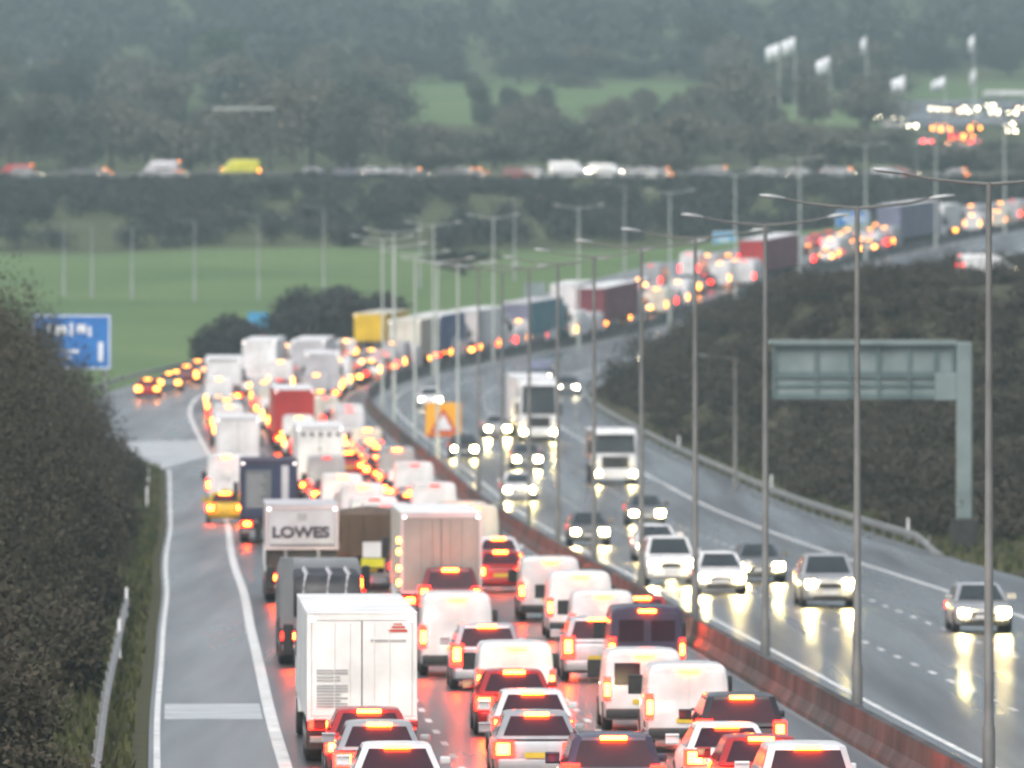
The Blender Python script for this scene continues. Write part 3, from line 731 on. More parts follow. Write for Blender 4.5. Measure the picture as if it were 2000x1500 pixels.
# middle lane
car('suv', 1200, 1437, 'purple', 'dark purple SUV cut by the bottom edge in the middle lane')
car('hatch', 1050, 1392, 'silver', 'silver hatchback with a yellow plate left of the dark purple SUV')
car('hatch', 1042, 1350, 'white', 'white hatchback with dark rear glass ahead of the silver hatchback')
car('hatch', 1006, 1310, 'red', 'dark red hatchback behind the boxy white van in the middle lane')
car('carvan', 1008, 1256, 'white', 'boxy white small van ahead of the dark red hatchback')
car('mpv', 952, 1220, 'pale', 'pale silver people carrier ahead of the boxy white small van')
car('van', 893, 1160, 'white', 'plain white panel van behind the dark red SUV', sz=1.1)
car('suv', 880, 1110, 'maroon', 'dark red SUV tight behind the tall cream trailer', sz=1.08)
car('tallvan', 708, 945, 'white', 'brilliant white tall van behind the lorry with five vents')
# right-hand lane of the queue
car('mpv', 1580, 1455, 'white', 'white people carrier nearest the concrete barrier, cut by the bottom edge', sz=1.06)
car('hatch', 1490, 1440, 'red', 'red hatchback with pale roof glare, second car from the bottom beside the barrier')
car('saloon', 1428, 1418, 'white', 'white saloon behind the black people carrier beside the barrier')
car('mpv', 1450, 1358, 'black', 'black people carrier with high brake light ahead of the white saloon')
car('carvan', 1345, 1298, 'white', 'boxy white van with a flat rear and small lettering in the right-hand lane', sz=1.03)
car('carvan', 1258, 1270, 'white', 'white small van between the dark purple van and the boxy lettered van')
car('van', 1264, 1186, 'purple', 'dark purple van with high brake light in the right-hand lane', sz=1.04, light=2)
car('mpv', 1168, 1206, 'pale', 'pale people carrier left of the dark purple van')
car('hatch', 1256, 1166, 'red', 'red car just visible over the roof of the dark purple van')
car('carvan', 1178, 1156, 'white', 'third of three white vans in a row, the nearest of the three')
car('van', 1134, 1118, 'white', 'middle one of three white vans in a row')
car('van', 1075, 1090, 'white', 'farthest of three white vans in a row')
car('hatch', 978, 1076, 'red', 'red hatchback with yellow glowing lights right of the tall cream trailer')
car('hatch', 974, 1050, 'white', 'white hatchback right of the cream trailer, ahead of the red hatchback')
car('estate', 930, 1015, 'silver', 'silver estate peeping out beside the top of the cream trailer', near=372, offset=-4.6)
car('hatch', 880, 985, 'red', 'red hatchback hidden behind the cream trailer roof', near=394, offset=-4.6)
car('hatch', 800, 955, 'black', 'dark hatchback with orange lights near the reservation wall', near=432)
car('saloon', 792, 905, 'silver', 'silver saloon shining pink in the right-hand lane before the bend')
car('hatch', 738, 872, 'pale', 'pale hatchback beyond the silver saloon before the bend')
car('hatch', 700, 880, 'red', 'red hatchback with orange lamps right of the white lorry with vents', near=522, offset=-6.3)
car('hatch', 720, 845, 'white', 'white hatchback beside the barrier at the start of the bend')
car('van', 682, 795, 'white', 'white van beside the barrier just before the far bend')
car('hatch', 510, 770, 'silver', 'silver car with glowing lights in front of the red lorry at the bend', near=640, offset=-11.8)
car('hatch', 288, 740, 'red', 'red car alone on the outer slip lane at the far left')
car('hatch', 330, 728, 'grey', 'grey car with amber glow on the outer slip lane, next beyond the red car')
car('estate', 364, 714, 'maroon', 'dark red estate on the outer slip lane before the flat-roofed lorry')
car('hatch', 385, 704, 'silver', 'silver car at the head of the outer slip lane row')
Q = 'cars packed round the far bend'
cols = ['white', 'silver', 'grey', 'red', 'pale', 'black', 'white', 'navy']
sty = ['hatch', 'saloon', 'estate', 'hatch', 'mpv', 'suv']
for i, (px, py) in enumerate([(470, 742), (545, 750), (560, 735), (600, 735), (668, 742), (690, 735), (712, 725), (738, 722), (756, 712), (775, 705), (800, 700), (826, 694), (850, 690), (872, 686), (900, 684), (935, 674), (965, 668), (1000, 664), (1045, 662), (1075, 658), (1110, 655), (1140, 650), (1175, 648), (1205, 646)]):
    c = cols[(i * 3) % 8]
    car(sty[i % 6], px, py - 8, c, 'small car with glowing tail lights in the packed queue round the far bend', group=Q, lod=2, light=1 if i % 3 == 1 else 2)
for i, (px, py, c) in enumerate([(548, 704, 'white'), (575, 716, 'silver'), (684, 700, 'white'), (748, 684, 'pale'), (700, 712, 'white'), (822, 676, 'white'), (846, 668, 'silver'), (884, 660, 'white'), (930, 650, 'pale'), (1000, 640, 'white'), (1030, 640, 'silver'), (1128, 630, 'white'), (1162, 624, 'pale'), (1222, 612, 'white'), (1238, 596, 'silver'), (1180, 632, 'white'), (1070, 634, 'white'), (960, 646, 'white'), (1300, 584, 'white'), (1340, 566, 'pale'), (1385, 548, 'white'), (1480, 516, 'silver'), (1570, 486, 'white'), (1700, 456, 'white'), (1780, 442, 'silver')]):
    car('van' if i % 2 else 'tallvan', px, py, c, {'white': 'white van', 'silver': 'silver van', 'pale': 'pale grey van'}[c] + ' wedged into the packed queue round the far bend', group='vans wedged into the far queue', lod=2, light=1 if i % 2 else 2)
Q2 = 'vehicles queuing up the far climb'
for i, (px, py, st, c) in enumerate([(1262, 615, 'van', 'white'), (1296, 608, 'tallvan', 'white'), (1318, 630, 'hatch', 'silver'), (1255, 585, 'hatch', 'white'), (1285, 562, 'tallvan', 'cream'), (1312, 558, 'mpv', 'silver'), (1330, 550, 'hatch', 'grey'), (1350, 545, 'estate', 'silver'), (1374, 536, 'hatch', 'black'), (1406, 512, 'tallvan', 'white'), (1440, 522, 'hatch', 'red'), (1512, 508, 'tallvan', 'white'), (1545, 512, 'hatch', 'silver'), (1580, 502, 'hatch', 'red'), (1604, 490, 'suv', 'grey'), (1628, 464, 'tallvan', 'white'), (1646, 486, 'hatch', 'white'), (1668, 480, 'mpv', 'silver'), (1690, 474, 'hatch', 'red'), (1712, 470, 'suv', 'grey'), (1752, 462, 'tallvan', 'cream'), (1735, 468, 'hatch', 'silver'), (1790, 462, 'hatch', 'red'), (1812, 458, 'suv', 'red'), (1842, 452, 'hatch', 'silver'), (1870, 446, 'mpv', 'silver'), (1892, 440, 'van', 'cream'), (1915, 436, 'hatch', 'grey')]):
    lab = {'tallvan': 'tall %s van in the queue climbing above the shrub bank', 'van': '%s van in the queue climbing above the shrub bank'}.get(st, '%s car with glowing lights in the queue climbing above the shrub bank') % c
    car(st, px, py, c, lab, group=Q2 if st not in ('van', 'tallvan') else 'vans climbing the far hill', lod=2, light=1 if i % 3 == 2 else 2)

# --- the rest of the queue: fill the gaps the lanes still have
G5 = 'cars filling the lanes of the long queue'
fr = random.Random(21)
s_ = 345.0
while s_ < 1090:
    for lane in (-11.9, -8.2, -4.6):
        if lane == -11.9 and s_ < 560: continue
        busy = False
        for (a_, o_, k_, c_, l_) in LOG:
            ln = 17 if k_ == 'lorry' else 5.5
            if abs(o_ - lane) < 2.3 and a_ - 6.2 < s_ < a_ + ln + 1.0: busy = True
        if busy or fr.random() < (.12 if s_ < 850 else .5): continue
        st = fr.choice(['hatch', 'hatch', 'saloon', 'estate', 'mpv', 'suv', 'tallvan', 'van', 'tallvan']); c = fr.choice(['white', 'silver', 'silver', 'grey', 'pale', 'red', 'black', 'white', 'navy'])
        kv = 'van' if 'van' in st else 'car'
        if kv == 'van': c = fr.choice(['white', 'white', 'pale', 'silver', 'cream'])
        r = empty(kv, (0, 0, 0), '%s %s with tail lights glowing in the long queue between lorries' % (c, kv), kv, G5)
        fill(r, st, c, True, fr.choice([1, 2, 2]), 1 if s_ < 560 else 2, kv == 'van')
        o2 = lane + fr.uniform(-.3, .3)
        pose(r, s_, o2, True, PROTO[st][1]['L']); LOG.append((round(s_), round(o2, 1), st, c, 'fill'))
    s_ += 2.3
# --- oncoming
car('hatch', 1922, 1142, 'silver', 'silver car with dazzling headlights behind the nearest lamp column at right', away=False)
car('suv', 1622, 1085, 'silver', 'silver SUV with unlit grille and orange reflection beneath, left of a lamp column', away=False, light=1)
car('hatch', 1410, 1080, 'white', 'white hatchback with lit headlamps between two lamp columns', away=False)
car('saloon', 1488, 1062, 'grey', 'grey saloon with bright headlights just beyond the white hatchback', away=False)
car('suv', 1312, 1050, 'white', 'white SUV with dark bumper, leading a second white car', away=False)
car('hatch', 1284, 1026, 'white', 'white car tucked behind the white SUV on the opposite carriageway', away=False)
car('hatch', 1152, 1000, 'grey', 'dark car with glaring yellow headlights beside the reservation', away=False)
car('saloon', 1264, 968, 'grey', 'dark saloon with twin headlights in the middle oncoming lane', away=False)
car('hatch', 1014, 925, 'white', 'white oncoming hatchback with yellow reflection on the wet road', away=False)
car('estate', 1030, 868, 'grey', 'grey oncoming estate with yellowish headlights beyond the white hatchback', away=False)
car('hatch', 908, 850, 'black', 'black oncoming car beside the yellow warning sign', away=False)
car('saloon', 972, 812, 'silver', 'silver oncoming saloon beyond the yellow warning sign', away=False)
car('hatch', 840, 758, 'white', 'white oncoming car at the inside of the bend with twin white headlights', away=False)
car('hatch', 1108, 735, 'grey', 'grey oncoming car with yellow lamps right of the articulated lorry', away=False)
car('van', 1052, 706, 'slate', 'dark van behind the white articulated lorry on the opposite carriageway', away=False, light=1)
car('hatch', 1262, 680, 'white', 'white oncoming car half hidden by the shrub bank, nearer of two', away=False)
car('hatch', 1278, 672, 'silver', 'silver oncoming car half hidden by the shrub bank, farther of two', away=False)

# --- hillside road row and the services
def free_car(style, X, Y, z, colour, label, yaw, away, light, group, lod=2):
    van = style in ('van', 'tallvan', 'carvan')
    r = empty('van' if van else 'car', (X, Y, z), label, 'van' if van else 'car', group, (0, 0, yaw))
    fill(r, style, colour, away, light, lod); return r
G3 = 'vehicles on the distant hillside road'
row = [(25, 'hatch', 'silver'), (62, 'van', 'red'), (135, 'hatch', 'black'), (222, 'saloon', 'silver'), (300, 'estate', 'pale'), (350, 'tallvan', 'pale'), (592, 'hatch', 'silver'), (685, 'hatch', 'black'), (745, 'saloon', 'silver'), (800, 'hatch', 'grey'), (856, 'estate', 'black'), (928, 'hatch', 'silver'), (985, 'hatch', 'red'), (1165, 'saloon', 'white'), (1205, 'hatch', 'silver'), (1280, 'hatch', 'grey'), (1345, 'saloon', 'navy'), (1420, 'mpv', 'white'), (1478, 'hatch', 'silver'), (1560, 'hatch', 'grey'), (1605, 'estate', 'silver'), (1668, 'hatch', 'white'), (1728, 'saloon', 'red'), (1770, 'hatch', 'red'), (-60, 'saloon', 'grey'), (440, 'hatch', 'black'), (645, 'saloon', 'navy'), (1890, 'hatch', 'silver'), (708, 'hatch', 'white'), (728, 'hatch', 'silver'), (772, 'estate', 'grey'), (826, 'hatch', 'white'), (884, 'hatch', 'silver'), (954, 'saloon', 'grey'), (1020, 'hatch', 'white'), (1136, 'hatch', 'silver'), (1152, 'van', 'white'), (1188, 'hatch', 'pale'), (1240, 'estate', 'white'), (1310, 'hatch', 'silver'), (1384, 'hatch', 'grey'), (1510, 'saloon', 'white'), (1540, 'hatch', 'silver'), (1640, 'hatch', 'red'), (1702, 'estate', 'white')]
for i, (px, st, c) in enumerate(row):
    Y = 1246.5 + (i % 2) * 5
    left = i % 2
    nm_ = {'van': '%s van on the distant hillside road, side-on' % c, 'tallvan': 'tall pale van on the distant hillside road, left of the yellow lit van'}.get(st, '%s car passing side-on along the distant hillside road' % c)
    o = free_car(st, (px - CX) * Y / F, Y, 30.1, c, nm_, (R(72) if left else R(-108)) , bool(left), 2, G3)
o = free_car('tallvan', (505 - CX) * 1246 / F, 1246, 30.1, 'lime', 'yellow-green high-visibility van on the distant hillside road', R(100), True, 2, G3)
o = free_car('van', (1075 - CX) * 1246 / F, 1246, 30.1, 'white', 'white panel van on the distant hillside road above the bend', R(-104), False, 1, G3); o.scale = (1.1, 1.1, 1.15)
G4 = 'cars parked at the hillside services'
k = 0
for (y_, xs) in ((218, range(1822, 2000, 15)), (236, (1695, 1712, 1732, 1762)), (255, (1780, 1960, 1985))):
    for px in xs:
        py = y_ + rnd.uniform(-9, 7); px += rnd.uniform(-6, 6)
        X, D, s, off = solve(px, py + 6, .0, False)
        free_car('hatch', X, D + 4, gz(X, D) + .3, cols[k % 8], 'car with white headlights showing in the hillside services car park', R(180 + rnd.uniform(-12, 12)), False, 1, G4, 2); k += 1
for (y_, xs) in ((268, (1825, 1848, 1870, 1890, 1912)), (285, (1818, 1856, 1884, 1908)), (305, (1845, 1885, 1975))):
    for px in xs:
        py = y_ + rnd.uniform(-11, 9); px += rnd.uniform(-8, 8)
        X, D, s, off = solve(px, py + 6, .0, False)
        free_car(sty[k % 6], X, D, gz(X, D) + .3, cols[(k * 3) % 8], 'car with red tail lights in the hillside services car park', R(rnd.uniform(-15, 15)), True, 2 if k % 3 else 1, G4, 2); k += 1
X, D, s, off = solve(1895, 318, 0, False)
free_car('tallvan', X, D, gz(X, D) + .3, 'white', 'white van parked below the rows of lights at the services', R(100), True, 0, G4)

# ------------------------------------------------------------------ street furniture
def lamp_parts(hh, arm, two=True):
    o = {}
    o['post'] = (MB().tube([(0, 0, -.2), (0, 0, 1.2), (0, 0, 1.25), (0, 0, hh)], [.135, .125, .1, .055], 10).mesh('post', 40), M['post'])
    for i, sg in enumerate((1, -1) if two else (1,)):
        q = '#' * i
        o['arm' + q] = (MB().tube([(0, 0, hh - .03), (sg * arm * .3, 0, hh + .01), (sg * arm * .7, 0, hh + .09), (sg * arm, 0, hh + .2)], [.04, .032, .026, .024], 6).mesh('arm', 40), M['post'])
        rings = []
        for x, w_, h_ in ((arm - .06, .04, .03), (arm + .08, .1, .06), (arm + .34, .11, .065), (arm + .55, .05, .03)):
            z = hh + .2 + (x - arm) * .12
            rings.append([(sg * x, -w_, z), (sg * x, -w_ * .7, z + h_), (sg * x, w_ * .7, z + h_), (sg * x, w_, z), (sg * x, w_ * .6, z - h_ * .6), (sg * x, -w_ * .6, z - h_ * .6)])
        o['lantern' + q] = (MB().loft(rings).mesh('lantern', 40), M['lantern'])
    return o
LP2 = lamp_parts(12.0, 1.75); LP1 = lamp_parts(12.0, 1.5, False)
def lamp(parts, loc, yaw, label, group, mat=None):
    r = empty('lamp_column', loc, label, 'lamp column', group, (0, 0, yaw))
    mt_ = mat
    for key, (me, mat) in parts.items(): obj(key.replace('#', ''), me, mt_ or mat, r)
    return r
near = ['nearest tall twin-arm lamp column, at the right of the photo', 'second nearest twin-arm lamp column, crossing the gantry sign', 'third nearest twin-arm lamp column in the reservation, left of the gantry sign', 'twin-arm lamp column right of the white oncoming SUV, fourth from the front',
        'twin-arm lamp column left of the white oncoming SUV, fifth from the front', 'twin-arm lamp column beside the broad white oncoming lorry', 'twin-arm lamp column before the broad white lorry, seventh from the front']
s = 182.6; i = 0
while s < 1120:
    lab = near[i] if i < len(near) else 'slender twin-arm lamp column along the reservation round the far bend'
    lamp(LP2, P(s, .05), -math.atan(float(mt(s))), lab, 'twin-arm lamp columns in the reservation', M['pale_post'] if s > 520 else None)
    s += 34.4; i += 1
for px, py in ((180, 475), (258, 450), (380, 432), (505, 420), (632, 405), (125, 500), (820, 440), (1005, 388), (1220, 362)):
    D = 915.0; X = (px - CX) * D / F
    z = gz(X, D)
    want = H - (py - HZ) * D / F
    r = lamp(LP1, (X, D, z), R(180), 'pale single-arm lamp column standing at the edge of the green field', 'single-arm lamp columns by the field', M['steel'])
    r.scale = (1, 1, max(.6, (want - z) / 12.0))
for px, py, yy in ((1615, 300, 1275), (1790, 270, 1285), (1960, 260, 1290), (1460, 325, 1270)):
    X = (px - CX) * yy / F; z = gz(X, yy)
    r = lamp(LP1, (X, yy, z), R(180), 'slim lamp column beside the distant hillside road at right', 'lamp columns on the hillside road'); r.scale = (1, 1, max(.4, (H - (py - HZ) * yy / F - z) / 12))
for px, py in ((1434, 655),):
    X, D, s, off = solve(1436, 925, 0, False); D = 500; X = (1436 - CX) * D / F; z = gz(X, D)
    r = lamp(LP1, (X, D, z), R(180), 'thin dark lamp column standing among the shrubs left of the gantry', 'lamp columns in the shrubs'); r.scale = (1, 1, .62)
# marker posts
for px, s_ in ((1340, 575), (1541, 492), (1762, 400)):
    c = P(s_, 15.7)
    tag(part('marker_post', MB().bbox(c.x - .05, c.x + .05, c.y - .03, c.y + .03, c.z - .1, c.z + 1.0, .01), M['sign_white'], None), 'short white marker post in the verge behind the right-hand crash barrier', 'marker post', 'white marker posts')
for px, s_ in ((240, 470), (288, 505), (235, 290), (262, 258)):
    c = P(s_, -17.6)
    tag(part('marker_post', MB().bbox(c.x - .05, c.x + .05, c.y - .03, c.y + .03, c.z - .1, c.z + 1.05, .01), M['sign_white'], None), 'white marker post in the grass verge of the hard shoulder', 'marker post', 'white marker posts on the left verge')
# gantry sign seen from behind
gs = 402; gX = (1882 - CX) * gs / F
gb = gz(gX, gs)
g = empty('sign_gantry', (gX, gs, gb), 'cantilever gantry sign seen from behind, ribbed grey-green panels on a stout post', 'road sign')
m_ = gs / F
Z = lambda py: H - (py - HZ) * m_ - gb
XX = lambda px: (px - CX) * m_ - gX
part('post', MB().bbox(XX(1868), XX(1898), -.3, .35, -.3, Z(668), .05), M['sign_back'], g)
part('footing', MB().bbox(XX(1856), XX(1912), -.6, .6, -.5, .55, .05), M['concrete'], g)
pn = part('sign_panel', MB().bbox(XX(1512), XX(1868), .35, .5, Z(780), Z(672), .02), M['sign_back'], g)
rb = MB()
for px in (1512, 1594, 1660, 1716, 1776, 1828, 1862): rb.box(XX(px) - .07, XX(px) + .07, .18, .348, Z(778), Z(674))
rb.box(XX(1514), XX(1866), .24, .345, Z(682), Z(674)).box(XX(1514), XX(1866), .24, .345, Z(738), Z(726)).box(XX(1514), XX(1866), .24, .345, Z(780), Z(770)).box(XX(1514), XX(1866), .28, .345, Z(756), Z(750))
part('rib', rb, M['sign_back_dark'], pn)
part('control_box', MB().bbox(XX(1826), XX(1868), -.2, .17, Z(782), Z(728), .03), M['sign_back'], g)
part('arm', MB().bbox(XX(1500), XX(1868), .0, .16, Z(672), Z(664), .02), M['sign_back'], g)
part('brace', MB().tube([(XX(1880), -.1, Z(800)), (XX(1850), .1, Z(735))], .12, 8), M['sign_back_dark'], g)
cX = (1885 - CX) * 388 / F
cbn = empty('control_cabinet', (cX, 388, gz(cX, 388)), 'dark roadside cabinet at the foot of the gantry post', 'cabinet')
part('body', MB().bbox(-.55, .55, -.3, .3, -.2, 1.25, .03), M['chassis'], cbn); part('door', MB().bbox(-.48, .48, -.325, -.302, .05, 1.15, .01), M['plastic'], cbn)
# blue direction sign at the left
def sign(name, px0, px1, py0, py1, D, label, face, border=True, legs=(.2, .8), marks=None, mat=None, thick=.08):
    m_ = D / F; X0, X1 = (px0 - CX) * m_, (px1 - CX) * m_; Z1, Z0 = H - (py0 - HZ) * m_, H - (py1 - HZ) * m_
    xc = (X0 + X1) / 2; b = gz(xc, D); r = empty(name, (xc, D, b), label, 'road sign')
    hw = (X1 - X0) / 2
    fc = part('face', MB().bbox(-hw, hw, -.02, thick, Z0 - b, Z1 - b, .02), face, r)
    if border:
        bd = .09; q = MB().box(-hw + .05, hw - .05, -.032, -.021, Z1 - b - .05 - bd, Z1 - b - .05).box(-hw + .05, hw - .05, -.032, -.021, Z0 - b + .05, Z0 - b + .05 + bd)
        q.box(-hw + .05, -hw + .05 + bd, -.032, -.021, Z0 - b + .05 + bd, Z1 - b - .05 - bd).box(hw - .05 - bd, hw - .05, -.032, -.021, Z0 - b + .05 + bd, Z1 - b - .05 - bd)
        part('border', q, M['sign_white'], fc)
    if marks:
        q = MB()
        for x0, x1, z0, z1 in marks: q.box(-hw + x0 * 2 * hw, -hw + x1 * 2 * hw, -.03, -.021, Z0 - b + z0 * (Z1 - Z0), Z0 - b + z1 * (Z1 - Z0))
        part('legend', q, M['sign_white'], fc)
    for u in legs:
        part('post', MB().tube([(-hw + u * 2 * hw, thick + .08, -.3), (-hw + u * 2 * hw, thick + .08, Z1 - b - .1)], .09, 8), M['steel'], r)
    return r, hw, Z0 - b, Z1 - b
sign('direction_sign', 62, 217, 614, 722, 555, 'large blue motorway direction sign with white border, half hidden by the left hedge', M['sign_blue'], legs=(.12, .93),
     marks=[(.2, .25, .62, .82), (.3, .44, .62, .8), (.48, .52, .6, .85), (.57, .68, .66, .82), (.71, .75, .6, .78), (.84, .9, .15, .5), (.2, .6, .3, .36), (.25, .5, .2, .24)])
sign('direction_sign', 1392, 1440, 452, 500, 1000, 'small cyan blue sign left of the crimson lorry on the climb', M['sign_cyan'], legs=(.5,), marks=[(.2, .7, .6, .7), (.2, .6, .4, .46)])
sign('direction_sign', 1632, 1698, 412, 455, 1100, 'blue direction sign with pale legend beside the climbing queue', M['sign_blue'], marks=[(.2, .85, .6, .72), (.3, .85, .35, .45)])
sign('direction_sign', 1024, 1066, 552, 610, 850, 'grey back of a road sign left of the white-topped lorry', M['sign_back'], border=False, legs=(.25, .75))
r_, hw, z0, z1 = sign('roadside_sign', 484, 524, 610, 656, 790, 'pale blue and crimson roadside board above the tall narrow white lorry', M['sign_cyan'], border=False, legs=(.3, .7))
part('lower_panel', MB().add([(-hw, -.03, z0), (hw, -.03, z0), (-hw, -.03, z0 + .62 * (z1 - z0)), (-hw, -.022, z0), (hw, -.022, z0), (-hw, -.022, z0 + .62 * (z1 - z0))], [(0, 1, 2), (5, 4, 3), (0, 3, 4, 1), (1, 4, 5, 2), (2, 5, 3, 0)]), M['crimson'], r_)
# yellow temporary warning sign in the reservation
ws = 566; wc = P(ws, .6)
w = empty('warning_sign', wc, 'yellow temporary warning board with red triangle in the central reservation', 'road sign')
part('board', MB().bbox(-1.1, 1.1, -.03, .03, 1.2, 3.3, .02), M['sign_yellow'], w)
tri = [(-.85, 1.45), (.85, 1.45), (0, 3.0)]; tin = [(-.55, 1.62), (.55, 1.62), (0, 2.62)]
part('triangle', MB().slab([(x, -.045, z) for x, z in tri], (0, 1, 0), .013), M['sign_red'], w)
part('triangle_centre', MB().slab([(x, -.058, z) for x, z in tin], (0, 1, 0), .012), M['sign_white'], w)
part('footer_strip', MB().box(-1.05, 1.05, -.045, -.031, 1.22, 1.36), M['sign_red'], w)
for x in (-.8, .8): part('post', MB().tube([(x, .08, -.2), (x, .08, 3.1)], .05, 6), M['steel'], w)
# low white van parked above the cutting
X, D = solve(1925, 552, 0, False)[:2]
free_car('carvan', X - 1.9, D, max(gz(X - 1.9, D), gz(X + 1.9, D)) + .05, 'white', 'low white van parked among the shrubs at the top of the right-hand cutting', R(-78), True, 0, None, 1)
# flags and services
for i, (px, py, pb, lab) in enumerate([(1522, 82, 190, 'leftmost white flag on a tall pole at the services'), (1553, 70, 205, 'highest white flag of the left pair at the services'), (1621, 108, 215, 'white flag on its own pole right of the left pair'), (1692, 68, 190, 'narrow furled white flag in the middle of the row'), (1768, 145, 260, 'mauve and white flag flying lower on its pole'), (1846, 148, 230, 'small faded flag hanging below the others'), (1902, 66, 140, 'tall narrow flag high at the right'), (1906, 132, 250, 'white flag beneath the tall narrow one')]):
    D = 1640 - (pb - 180) * .8
    m_ = D / F; X = (px - CX) * m_; b = gz(X, D); top = H - (py - HZ) * m_ - b
    fl = empty('flagpole', (X, D, b), lab, 'flagpole', 'flags at the services')
    part('pole', MB().tube([(0, 0, -.3), (0, 0, top)], [.14, .09], 8), M['pale_post'], fl)
    nxq = 8; W = 2.3 if 'narrow' not in lab else .9; Hh = 2.9 if 'small' not in lab else 2.0
    vs, fs = [], []
    for a_ in range(nxq + 1):
        u = a_ / nxq
        for q in (0, 1): vs.append((-.1 - u * W, .25 * math.sin(u * 6 + i), top - .2 - q * Hh - u * .9 * (1 if q == 0 else .7)))
    for a_ in range(nxq): fs.append((2 * a_, 2 * a_ + 1, 2 * a_ + 3, 2 * a_ + 2))
    o_ = part('flag', MB().add(vs, fs), M['flag'], fl, 60)
    so = o_.modifiers.new('thick', 'SOLIDIFY'); so.thickness = .03
def building(name, px0, px1, py0, py1, D, label, wall, roof, cat='building', gable=.8, wins=3):
    m_ = D / F; X0, X1 = (px0 - CX) * m_, (px1 - CX) * m_; xc = (X0 + X1) / 2; hw = (X1 - X0) / 2
    D = solve((px0 + px1) / 2, py1, 0, False)[1]; m_ = D / F; X0, X1 = (px0 - CX) * m_, (px1 - CX) * m_; xc = (X0 + X1) / 2; hw = (X1 - X0) / 2
    zt, zb = H - (py0 - HZ) * m_, gz(xc, D)
    r = empty(name, (xc, D, zb), label, cat)
    hh = zt - zb
    part('wall', MB().bbox(-hw, hw, 0, 8, -.5, hh - gable, .03), wall, r)
    part('roof', MB().loft([[(-hw - .3, -.4, hh - gable), (-hw - .3, 4, hh), (-hw - .3, 8.4, hh - gable)], [(hw + .3, -.4, hh - gable), (hw + .3, 4, hh), (hw + .3, 8.4, hh - gable)]]), roof, r)
    for k in range(wins):
        x = -hw + (k + .5) * 2 * hw / wins
        part('window', MB().bbox(x - .45, x + .45, -.05, -.003, max(.3, hh - gable - 1.5), hh - gable - .3, .01), M['glass'], r)
building('house', 8, 66, 92, 118, 2030, 'white house among trees at the top left', M['render'], M['render'], wins=3)
building('barn', 84, 164, 96, 124, 2010, 'low brown-roofed barn right of the white house', M['brick'], M['roof_tile'], wins=2)
building('service_building', 1580, 1628, 188, 222, 1600, 'pinkish brick building below the flags', M['brick'], M['roof_tile'], wins=2)
building('kiosk', 1494, 1536, 164, 190, 1625, 'pale green-white kiosk at the foot of the leftmost flag', M['render'], M['sign_back'], gable=.4, wins=2)
D = 1660; m_ = D / F; X0 = (1922 - CX) * m_; b = gz(X0 + 8, D)
cn = empty('canopy', (X0 + 8, D, b), 'flat white forecourt canopy at the right edge above the headlights', 'canopy')
zt = H - (178 - HZ) * m_ - b
part('roof', MB().bbox(-8, 12, -4, 6, zt - .8, zt, .05), panel('white'), cn)
for x in (-5, 3, 9): part('pillar', MB().bbox(x - .2, x + .2, -.2, .2, -.5, zt - .8, .02), panel('white'), cn)
fx = (415 - CX) * 1284 / F; fx2 = (535 - CX) * 1284 / F; zf = H - (212 - HZ) * 1284 / F
fb = empty('overhead_gantry', ((fx + fx2) / 2, 1284, gz((fx + fx2) / 2, 1284)), 'faint thin overhead gantry beam among the bare trees beyond the hillside road', 'gantry')
w2 = (fx2 - fx) / 2; zr = zf - fb.location.z
part('beam', MB().box(-w2, w2, -.08, .08, zr - .16, zr + .16), M['pale_post'], fb)
for x in (-w2 + .1, w2 - .1): part('leg', MB().tube([(x, .16, -.4), (x, .16, zr)], .08, 6), M['post'], fb)

# ------------------------------------------------------------------ vegetation
def leaves(blobs, n, size, seed, flat=.0):
    """leaf-sized quads spread through ellipsoid blobs (cx, cy, cz, rx, ry, rz)"""
    g = np.random.default_rng(seed)
    vol = np.array([b[3] * b[4] * b[5] for b in blobs]) ** .75; vol /= vol.sum()
    idx = g.choice(len(blobs), n, p=vol)
    B = np.array(blobs)[idx]
    d = g.normal(size=(n, 3)); d /= np.linalg.norm(d, axis=1)[:, None]
    r = g.random(n) ** .4 * (1 + .18 * g.normal(size=n))
    c = B[:, :3] + d * r[:, None] * B[:, 3:]
    u = g.normal(size=(n, 3)); u /= np.linalg.norm(u, axis=1)[:, None]
    w = np.cross(u, g.normal(size=(n, 3))); w /= np.linalg.norm(w, axis=1)[:, None]
    s = size * (.5 + g.random(n))[:, None]
    u *= s; w *= s * .7
    V = np.stack([c - u, c - w * .8, c + u, c + w], 1).reshape(-1, 3)
    return V
def quads_mesh(name, V):
    n = len(V) // 4
    me = bpy.data.meshes.new(name)
    me.vertices.add(len(V)); me.vertices.foreach_set('co', V.astype(np.float32).ravel())
    me.loops.add(len(V)); me.loops.foreach_set('vertex_index', np.arange(len(V), dtype=np.int32))
    me.polygons.add(n); me.polygons.foreach_set('loop_start', np.arange(0, 4 * n, 4, dtype=np.int32))
    me.update(calc_edges=True); me.validate()
    return me
